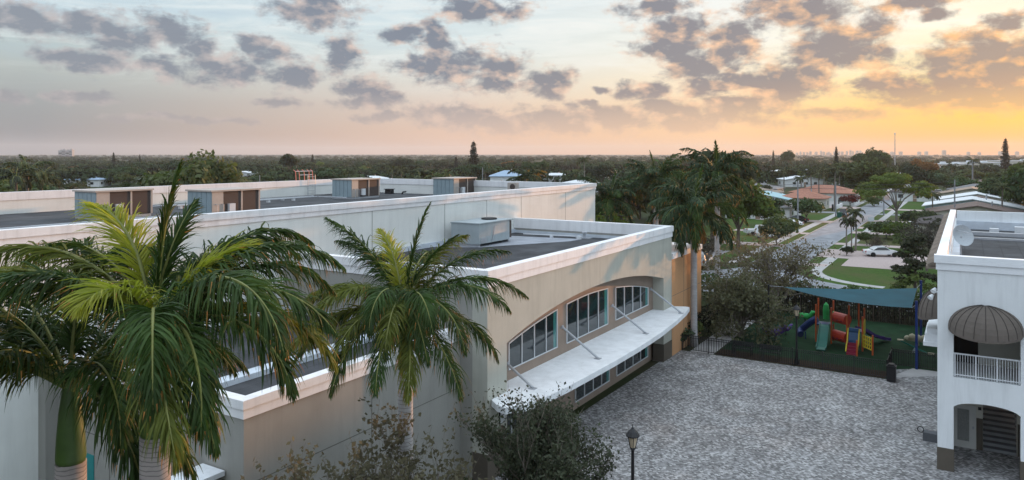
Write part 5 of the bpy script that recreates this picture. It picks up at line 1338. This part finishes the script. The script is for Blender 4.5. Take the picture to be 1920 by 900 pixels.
for (px, dep, wd, dp, h, rh, rf, wl_, kd, lab) in (
    (950, 300, 13, 11, 5.6, 2.2, 'roof_steelblue', 'wall_white', 'hip', 'white two-storey house with a steel-blue roof beyond the hall'),
    (935, 285, 7, 6, 3.0, 1.0, 'roof_steelblue', 'wall_white', 'hip', 'low blue-roofed porch house beside the two-storey one'),
    (905, 255, 14, 9, 3.0, 1.2, 'shingle_tan', 'wall_cream', 'hip', 'tan-roofed house at the foot of the dark cone pine'),
    (650, 262, 18, 12, 3.0, 1.2, 'roof_steelblue', 'wall_white', 'gable', 'long blue-white roof beyond the ladder'),
    (700, 300, 16, 12, 3.0, 1.4, 'shingle_grey', 'wall_white', 'hip', 'grey roof above the rooftop unit beside the ladder'),
    (690, 340, 20, 12, 3.0, 1.4, 'roof_white', 'wall_white', 'hip', 'white roof far beyond the ladder'),
    (625, 215, 16, 9, 3.0, 1.0, 'shingle_brown', 'wall_brown', 'gable', 'low brown roof right behind the ladder'),
    (535, 190, 11, 8, 3.0, 1.0, 'tile_red', 'wall_cream', 'hip', 'red roof left of the ladder'),
    (222, 220, 12, 9, 3.0, 1.0, 'roof_steelblue', 'wall_white', 'gable', 'small blue roof among the left trees'),
    (85, 120, 12, 9, 3.0, 1.2, 'shingle_dark', 'wall_cream', 'hip', 'dark roof just over the left parapet'),
    (1040, 360, 14, 9, 4.2, 1.0, 'roof_white', 'wall_white', 'hip', 'white roof among the trees beyond the golden palm'),
    (1455, 520, 18, 10, 3.5, 1.2, 'roof_white', 'wall_white', 'hip', 'white house far left of the street end'),
    (1475, 470, 16, 9, 3.5, 1.2, 'wall_white', 'wall_white', 'gable', 'second white house far left of the street end'),
    (1530, 500, 16, 9, 3.5, 1.2, 'roof_white', 'wall_white', 'hip', 'white house above the coconut palms'),
    (1578, 460, 15, 9, 5.0, 1.2, 'shingle_grey', 'wall_white', 'flat', 'pale two-storey block left of the dark round trees'),
    (300, 330, 16, 10, 3.2, 1.3, 'roof_white', 'wall_cream', 'hip', 'white roof among trees left of the big rooftop unit'),
    (405, 300, 15, 10, 3.2, 1.3, 'shingle_brown', 'wall_white', 'hip', 'brown roof beyond the bright round tree'),
    (455, 420, 18, 10, 3.2, 1.3, 'roof_white', 'wall_white', 'gable', 'small far white roof left of the ladder'),
    (565, 400, 18, 10, 3.2, 1.3, 'shingle_grey', 'wall_white', 'hip', 'grey far roof above the ladder cage'),
    (770, 390, 18, 10, 3.2, 1.3, 'roof_steelblue', 'wall_white', 'gable', 'blue far roof above the middle palm'),
    (835, 320, 15, 10, 3.2, 1.3, 'tile_red', 'wall_cream', 'hip', 'red roof far left of the dark cone pine'),
    (1090, 285, 14, 10, 3.2, 1.3, 'roof_white', 'wall_white', 'hip', 'white roof left of the royal palm crowns'),
    (1140, 400, 16, 10, 4.5, 1.3, 'tile_red', 'wall_cream', 'hip', 'red roof far behind the royal palm crowns'),
    (165, 330, 15, 10, 3.2, 1.3, 'roof_steelblue', 'wall_white', 'hip', 'pale blue roof far over the left parapet'),
    (1400, 360, 16, 10, 3.2, 1.3, 'shingle_grey', 'wall_white', 'hip', 'grey roof far right of the royal palms'),
    (1500, 330, 16, 10, 3.2, 1.3, 'roof_white', 'wall_white', 'gable', 'white gable behind the grey roofs'),
    (1690, 390, 18, 10, 3.5, 1.3, 'roof_white', 'wall_white', 'hip', 'white roof under the radio mast')):
    x, y = at(px, dep); house(x, y, wd, dp, h, rh, rf, wl_, lab, HEAD, kd, 'houses among the far trees'); HOUSES.append((px, dep, wd))
def longblock(px, dep, wd, h, label, m='wall_cream'):
    x, y = at(px, dep); t = thing('warehouse', label, 'building', (x, y, 0), HEAD, 'long pale buildings beyond the houses')
    q = MB(); q.box(-wd / 2, -8, 0, wd / 2, 8, h); q.build('wall', m, t, local=True)
    q = MB(); q.box(-wd / 2 - .3, -8.3, h, wd / 2 + .3, 8.3, h + .7); q.build('roof', 'roof_white', t, local=True)
    q = MB()
    for i in range(int(wd / 6)): q.box(-wd / 2 + 2 + i * 6, -8.06, h * .5, -wd / 2 + 5 + i * 6, -8.0, h * .75)
    q.build('windows', 'glass_dark', t, local=True)
    q = MB(); q.box(-wd * .3, -3, h + .7, -wd * .3 + 3, 0, h + 2); q.box(wd * .1, -2, h + .7, wd * .1 + 4, 1, h + 1.8); q.build('roof_plant', 'sign_white', t, local=True)
longblock(1780, 560, 24, 6.5, 'long cream building left of the tall reddish pine')
longblock(1832, 600, 30, 7, 'long pale building behind the house roofs')
longblock(1905, 640, 40, 8, 'long white building at the right edge'); longblock(1875, 520, 14, 5, 'short white building at the foot of the reddish pine')

# distant towers
def tower(px, dep, wd, h, label, m, name='apartment_tower', group='towers on the skyline', dp=14):
    x, y = at(px, dep); t = thing(name, label, 'tower', (x, y, 0), HEAD, group)
    q = MB(); q.box(-wd / 2, -dp / 2, 0, wd / 2, dp / 2, h); q.build('wall', m, t, local=True)
    q = MB()
    n = max(2, int(h / 9)); 
    for i in range(n): q.box(-wd / 2 + 1, -dp / 2 - .3, 4 + i * (h - 6) / n, wd / 2 - 1, -dp / 2 - .02, 4 + (i + .45) * (h - 6) / n)
    q.build('windows', 'glass_dark', t, local=True)
    q = MB(); q.box(-wd * .2, -dp * .2, h, wd * .2, dp * .2, h + 3); q.build('plant_room', m, t, local=True)
for i, (px, w_) in enumerate(((115, 12), (121, 13), (128, 13), (134, 12))): tower(px, 2500, w_, 25 + (i % 2) * 2.5, ('leftmost', 'second', 'third', 'rightmost')[i] + ' of four pale apartment slabs on the left horizon', 'tower_pale', group='four apartment slabs on the left horizon')
rg = random.Random(41)
SK = 'faint tower of the hazy city skyline on the orange horizon'
for i in range(26):
    px = 1495 + 135 * (i / 25) + rg.uniform(-3, 3); h = rg.uniform(16, 36) * (1.15 if 1580 < px < 1625 else 1)
    tower(px, 6200 + rg.uniform(-300, 300), rg.uniform(9, 18), h, SK, 'tower_hazed', group='hazy city skyline')
for i in range(12):
    px = rg.uniform(1640, 1915); tower(px, 6000, rg.uniform(14, 30), rg.uniform(18, 34), 'faint low tower of the hazy skyline towards the sun', 'tower_hazed', group='hazy skyline towards the sun')
tower(1770, 5600, 26, 40, 'broad tower standing above the hazy skyline towards the sun', 'tower_hazed', group=None)
x, y = at(1678, 640)
t = thing('radio_mast', 'tall thin pale radio mast rising above the trees', 'mast', (x, y, 0))
q = MB(); q.tube([(0, 0, 0), (0, 0, 31)], [.42, .26], 8); q.build('mast', 'steel_grey', t, local=True)
q = MB(); q.lathe([(.4, 30.6), (.55, 31.2), (.55, 32.2), (.1, 32.6)], n=8); q.build('antenna', 'sign_white', t, local=True)

# ------------------------------------------------------------------ street furniture, wires and cars
def pole(px, dep, h, label, arm=True):
    x, y = at(px, dep); t = thing('utility_pole', label, 'utility pole', (x, y, 0), HEAD, 'utility poles')
    q = MB(); q.tube([(0, 0, 0), (0, 0, h)], [.17, .12], 8); q.build('pole', 'wood_pole', t, local=True)
    if arm:
        q = MB(); q.box(-.9, -.06, h - .8, .9, .06, h - .66); q.build('crossarm', 'wood_pole', t, local=True)
        for sx in (-.8, .8):
            q = MB(); q.lathe([(.06, h - .66), (.07, h - .5), (.03, h - .42)], (sx, 0, 0), 8); q.build('insulator', 'sign_white', t, local=True)
    return x, y
px1 = pole(1496, 137, 9.3, 'grey utility pole beside the street lawn')
px2 = pole(1823, 250, 12.2, 'tall thin utility pole among the house roofs')
px3 = pole(1232, 128, 9.3, 'utility pole behind the royal palm crowns'); px4 = pole(1790, 146, 9.4, 'utility pole behind the brown roof', False)
pole(1567, 172, 8.0, 'utility pole before the red roofed house'); pole(1657, 176, 6.0, 'thin pole at the right of the street', False); pole(257, 180, 8.5, 'pale pole among the left trees', False); pole(487, 190, 9.0, 'pale pole beyond the big rooftop unit', False); pole(905, 300, 9, 'pale lamp pole left of the steel-blue roof', False)
for (dz, lab) in ((.0, 'upper overhead wire strung across the street'), (-.75, 'lower overhead wire strung across the street')):
    q = MB(); a, c2 = at(900, 135), at(1232, 131); pts = [(*at(880, 150), 8.7 + dz), (*px3, 8.9 + dz)]
    allp = []
    for (p0, p1) in (((*at(820, 150), 8.9), (*px3, 8.95)), ((*px3, 8.95), (*px1, 8.95)), ((*px1, 8.95), (*px4, 9.1))):
        for k in range(9):
            u = k / 8; allp.append((p0[0] + (p1[0] - p0[0]) * u, p0[1] + (p1[1] - p0[1]) * u, p0[2] + (p1[2] - p0[2]) * u + dz - .45 * 4 * u * (1 - u)))
    q.tube(allp, .038, 4); tag(q.build('overhead_wire', 'wire'), lab, 'wire', 'overhead wires')
t = thing('street_sign', 'white street sign board on a thin pole by the lawn', 'sign', (*at(1633, 131), 0), HEAD)
q = MB(); q.tube([(0, 0, 0), (0, 0, 3.3)], .05, 8); q.build('pole', 'steel_grey', t, local=True)
q = MB(); q.box(-.55, -.05, 2.65, .55, 0, 3.35); q.build('board', 'sign_white', t, local=True)
t = thing('wheelie_bin', 'green wheeled bin at the kerb beside the dark pickup', 'bin', (-24.9, 183.5, 0))
q = MB(); q.prism([(-.45, 0), (.45, 0), (.55, 1.1), (-.55, 1.1)], 'y', -.45, .45); q.build('body', 'bin_green', t, local=True)
q = MB(); q.box(-.6, -.5, 1.1, .6, .5, 1.2); q.build('lid', 'bin_green', t, local=True)
t = thing('garden_wall', 'low white garden wall with dark gate posts before the red roofs', 'wall', (-31, 219, 0))
q = MB(); q.box(-41, 221.5, 0, -30.5, 221.8, 1.2); q.box(-29.5, 205, 0, -29.2, 221.4, 1.0); q.build('wall', 'wall_white', t)
q = MB(); q.box(-30.4, 221.4, 0, -30.1, 221.8, 1.9); q.box(-29.6, 204.6, 0, -29.2, 204.95, 1.6); q.build('gate_post', 'black_metal', t)
t = thing('yard_fence', 'pale grey board fence behind the white roofed house', 'fence', (20, 192, 0))
q = MB(); q.box(14, 206, 0, 27, 206.1, 1.9); q.box(26.9, 190, 0, 27, 206, 1.9); q.build('boards', 'roof_aqua', t)
q = MB(); [q.box(14 + i * 2.6, 206.1, 0, 14.15 + i * 2.6, 206.2, 2.0) for i in range(6)]; q.build('post', 'steel_grey', t)

def car(x, y, rz, paint, label, kind='sedan', group='cars and pickups in the neighbourhood'):
    t = thing('car' if kind != 'pickup' else 'pickup_truck', label, 'car' if kind != 'pickup' else 'pickup', (x, y, 0), rz, group)
    if kind == 'sedan':
        body = [(-2.25, .35), (-2.3, .7), (-2.15, .88), (-1.5, .92), (-.75, 1.38), (.35, 1.42), (1.05, .95), (1.95, .82), (2.25, .68), (2.3, .38)]; glass = [(-1.38, .93), (-.70, 1.33), (.32, 1.37), (.93, .95)]
    elif kind == 'suv':
        body = [(-2.3, .42), (-2.35, .9), (-2.25, 1.1), (-1.95, 1.72), (.2, 1.78), (.95, 1.15), (2.05, 1.05), (2.3, .85), (2.35, .42)]; glass = [(-2.05, 1.15), (-1.82, 1.65), (.15, 1.70), (.78, 1.15)]
    else:
        body = [(-2.7, .45), (-2.7, 1.1), (-.7, 1.1), (-.55, 1.75), (.65, 1.78), (1.25, 1.2), (2.45, 1.1), (2.65, .85), (2.65, .45)]; glass = [(-.55, 1.15), (-.42, 1.66), (.6, 1.70), (1.1, 1.18)]
    # body narrows towards the roof
    q = MB(); n = len(body); hw = .88
    def tw(z): return hw - max(0, z - .95) * .26
    for s in (-1, 1): q.face([(px, s * tw(pz), pz) for px, pz in (body if s > 0 else body[::-1])])
    for i in range(n):
        p0, p1 = body[i], body[(i + 1) % n]; q.face([(p0[0], -tw(p0[1]), p0[1]), (p0[0], tw(p0[1]), p0[1]), (p1[0], tw(p1[1]), p1[1]), (p1[0], -tw(p1[1]), p1[1])])
    q.build('body', paint, t, local=True)
    q = MB()
    for s in (-1, 1): q.face([(px, s * (tw(pz) + .012), pz) for px, pz in glass])
    g0, g1, g2, g3 = glass
    for (p0, p1) in ((g0, g1), (g3, g2)):
        sgn = -1 if p0 is g0 else 1
        q.face([(p0[0] + sgn * .06, -tw(p0[1]) * .9, p0[1] + .03), (p0[0] + sgn * .06, tw(p0[1]) * .9, p0[1] + .03), (p1[0] + sgn * .06, tw(p1[1]) * .9, p1[1] + .03), (p1[0] + sgn * .06, -tw(p1[1]) * .9, p1[1] + .03)])
    q.build('windows', 'glass_dark', t, local=True)
    fx = 1.42 if kind != 'pickup' else 1.65; rx = -1.42 if kind != 'pickup' else -1.75; rad = .33 if kind == 'sedan' else .38
    for wx in (fx, rx):
        for s in (-1, 1):
            q = MB(); q.prism([(wx + rad * math.cos(k * math.pi / 8), rad + rad * math.sin(k * math.pi / 8)) for k in range(16)], 'y', s * .92 - .11, s * .92 + .0 + .02 * s); wo = q.build('wheel', 'tyre', t, local=True)
            q = MB(); q.prism([(wx + rad * .6 * math.cos(k * math.pi / 8), rad + rad * .6 * math.sin(k * math.pi / 8)) for k in range(16)], 'y', min(s * .945, s * .955), max(s * .945, s * .955)); q.build('rim', 'rim', wo, local=True)
    e1, e0 = body[-2], body[1]
    for s in (-1, 1):
        q = MB(); q.box(e1[0] - .12, s * .62 - .16, e1[1] - .12, e1[0] + .05, s * .62 + .16, e1[1] + .03); q.build('headlight', 'headlight', t, local=True)
        q = MB(); q.box(e0[0] - .04, s * .66 - .14, e0[1] - .08, e0[0] + .1, s * .66 + .14, e0[1] + .12); q.build('taillight', 'tail_red', t, local=True)
    return t
car(*at(1652, 105.5), HEAD - .1, 'car_white', 'white sedan on the pink driveway behind the bare shrub')
car(*at(1726, 140), .15, 'car_white', 'white car behind the bushes left of the brown roof', 'suv')
car(*at(1728, 152), .1, 'car_black', 'black car parked behind the white one by the umbrella tree')
car(*at(1768, 143), .0, 'car_white', 'white pickup half hidden at the tile eave', 'pickup')
car(*at(1582, 172), R(-86), 'car_black', 'dark pickup parked on the verge beside the green bin', 'pickup')
car(*at(1568, 216), R(5), 'car_red', 'dark red pickup before the red roofed house', 'pickup')
car(*at(1425, 133), HEAD + .1, 'car_white', 'white pickup parked left of the street', 'pickup')
car(*at(1441, 128), R(60), 'car_white', 'white car just right of the white pickup', 'suv')
car(*at(1484, 150), R(150), 'car_white', 'white hatchback by the utility pole', 'sedan')
car(*at(1494, 158), R(160), 'car_black', 'black saloon by the utility pole')
car(*at(1465, 172), R(95), 'car_grey', 'grey car under the dark bushes left of the pole', 'suv')
car(*at(1317, 96), R(95), 'car_white', 'white car seen between the palm trunks', 'suv')
car(*at(1488, 190), R(90), 'car_black', 'black van with orange lamps behind the pole', 'suv')
car(*at(1757, 235), .0, 'car_blue', 'blue car before the white roofs'); car(*at(1762, 265), .1, 'car_white', 'white van before the tan roof', 'suv')

# ------------------------------------------------------------------ the tree cover to the horizon
rng = random.Random(2024)
BAD = [(-63, 8, 12, 68), (-27, -14.6, 60, 420), (-33, -17, 76, 90), (-62, -28, 86, 116), (-18, 16, 100, 140), (-15, 10, 140, 240), (-9, 13, 240, 300), (-44, -26, 100, 240), (-8, 28, 60, 100)]
PLACED = []
def ok(x, y, d):
    for (x0, x1, y0, y1) in BAD:
        if x0 < x < x1 and y0 < y < y1: return False
    for (a, c2, r_) in PLACED:
        if (a - x) ** 2 + (c2 - y) ** 2 < r_ * r_: return False
    return True
LAB = {'broad': ('broadleaf tree in the dense tree cover', 'broadleaf trees of the tree cover'), 'oval': ('upright leafy tree in the dense tree cover', 'upright trees of the tree cover'), 'grey': ('grey-brown thin-leaved tree in the tree cover', 'grey trees of the tree cover'), 'bright': ('lighter green tree in the tree cover', 'lighter trees of the tree cover'),
       'rust': ('rust-tinged flowering tree in the tree cover', 'rusty trees of the tree cover'), 'palm': ('palm poking out of the tree cover', 'palms of the tree cover'), 'shrub': ('shrub', 'shrubs')}
keys = ['broad0', 'broad1', 'broad2', 'oval0', 'oval1', 'grey', 'bright', 'palm0', 'palm1', 'rust']
wts = [15, 15, 15, 8, 8, 13, 13, 9, 6, 5]
cnt = 0; tries = 0
while cnt < 330 and tries < 40000:
    tries += 1
    u = rng.uniform(-.72, .74); d = 88 * math.exp(rng.uniform(0, 1) ** 1.0 * math.log(600 / 88))
    x, y = FW[0] * d + RT[0] * u * d, FW[1] * d + RT[1] * u * d
    px = 960 + 1400 * u
    if px < 1100 and d < 96: continue
    if px > 1430 and d < 135: continue
    if 1440 < px < 1700 and d < 245: continue
    if 1700 < px < 1930 and d < 300: continue
    if 540 < px < 770 and 150 < d < 300 and rng.random() < .45: continue
    if 880 < px < 1060 and 150 < d < 300 and rng.random() < .5: continue
    if not ok(x, y, d): continue
    if any(abs(px - hp) < 700 * hw / hd + 6 * 1400 / d and hd - 95 < d < hd + 9 for hp, hd, hw in HOUSES): continue
    key = rng.choices(keys, wts)[0]; s = (rng.uniform(.7, 1.35) if rng.random() < .85 else rng.uniform(1.4, 1.75)) * (1.0 if key[:4] != 'palm' else .95)
    side = ' beyond the school roof' if px < 1110 else (' behind the royal palms' if px < 1440 else ' beyond the houses')
    base = key.rstrip('012')
    near = ', in its nearer rows' if d < 190 else (', in its middle rows' if d < 360 else ', in its far rows')
    plant(key, x, y, LAB[base][0] + side + near, LAB[base][1] + side + near, s, sz=rng.uniform(.68, .92) * (.9 if key[:4] != 'palm' else 1.25))
    PLACED.append((x, y, 3.0 * s + d * .008)); cnt += 1

print('tree cover', cnt, tries)
# everything beyond: a far-off wood that reads as one mass
q = MB(); nr = np.random.default_rng(5)
pts = []
for i in range(3400):
    d = 330 * math.exp(nr.uniform(0, 1) ** .9 * math.log(4200 / 330)); u = nr.uniform(-.80, .82)
    x, y = FW[0] * d + RT[0] * u * d, FW[1] * d + RT[1] * u * d
    if -30 < x < -12 and y < 640: continue
    if 12 > x > -16 and y < 420: continue
    r_ = nr.uniform(3.5, 7.0) * (1 + d / 5200); h = nr.uniform(3.0, 6.4) * (1 + d / 9000)
    n = 120 if d < 1000 else (70 if d < 2000 else 36)
    dd = unit(nr.normal(0, 1, (n, 3))); dd[:, 2] = np.abs(dd[:, 2]) - .25
    p = np.array([x, y, h * .5]) + dd * np.array([r_, r_, h * .75]) * nr.uniform(.7, 1.1, (n, 1))
    pts.append((p, dd, .85 * r_ / 4.5))
V = []; F = []; k0 = 0
for (p, dd, sz) in pts:
    v, f = leaf_quads(nr, p, sz, dd, .2); V.append(v); F += [tuple(i + k0 for i in a) for a in f]; k0 += len(v)
q.v = [tuple(a) for a in np.concatenate(V)]; q.f = F; q.m = [0] * len(F)
dm('leaf_far', (.012, .028, .011), .85, .55, .035, .1, c2=(.040, .056, .022))
o = q.build('distant_woods', 'leaf_far'); o['kind'] = 'stuff'; o['label'] = 'far-off tree cover running to the horizon as one mass'; o['category'] = 'woods'

# the prototypes have served: take them out of the scene
for pr in PR.values():
    for c in list(pr.children_recursive): bpy.data.objects.remove(c)
    bpy.data.objects.remove(pr)

# ------------------------------------------------------------------ haze
hm = bpy.data.materials.new('haze'); hm.use_nodes = True
ht = hm.node_tree; ht.nodes.clear(); hk = NG(ht)
pv = hk.n('ShaderNodeVolumePrincipled'); pv.inputs['Color'].default_value = (.84, .89, .94, 1); pv.inputs['Density'].default_value = .00010; pv.inputs['Anisotropy'].default_value = .2
ho = hk.n('ShaderNodeOutputMaterial'); ht.links.new(pv.outputs[0], ho.inputs['Volume'])
M['haze'] = hm
q = MB(); q.box(-8500, -2500, -1, 8500, 8500, 110); o = q.build('haze', 'haze'); o['kind'] = 'stuff'; o['label'] = 'thin evening haze over the whole neighbourhood'; o['category'] = 'haze'
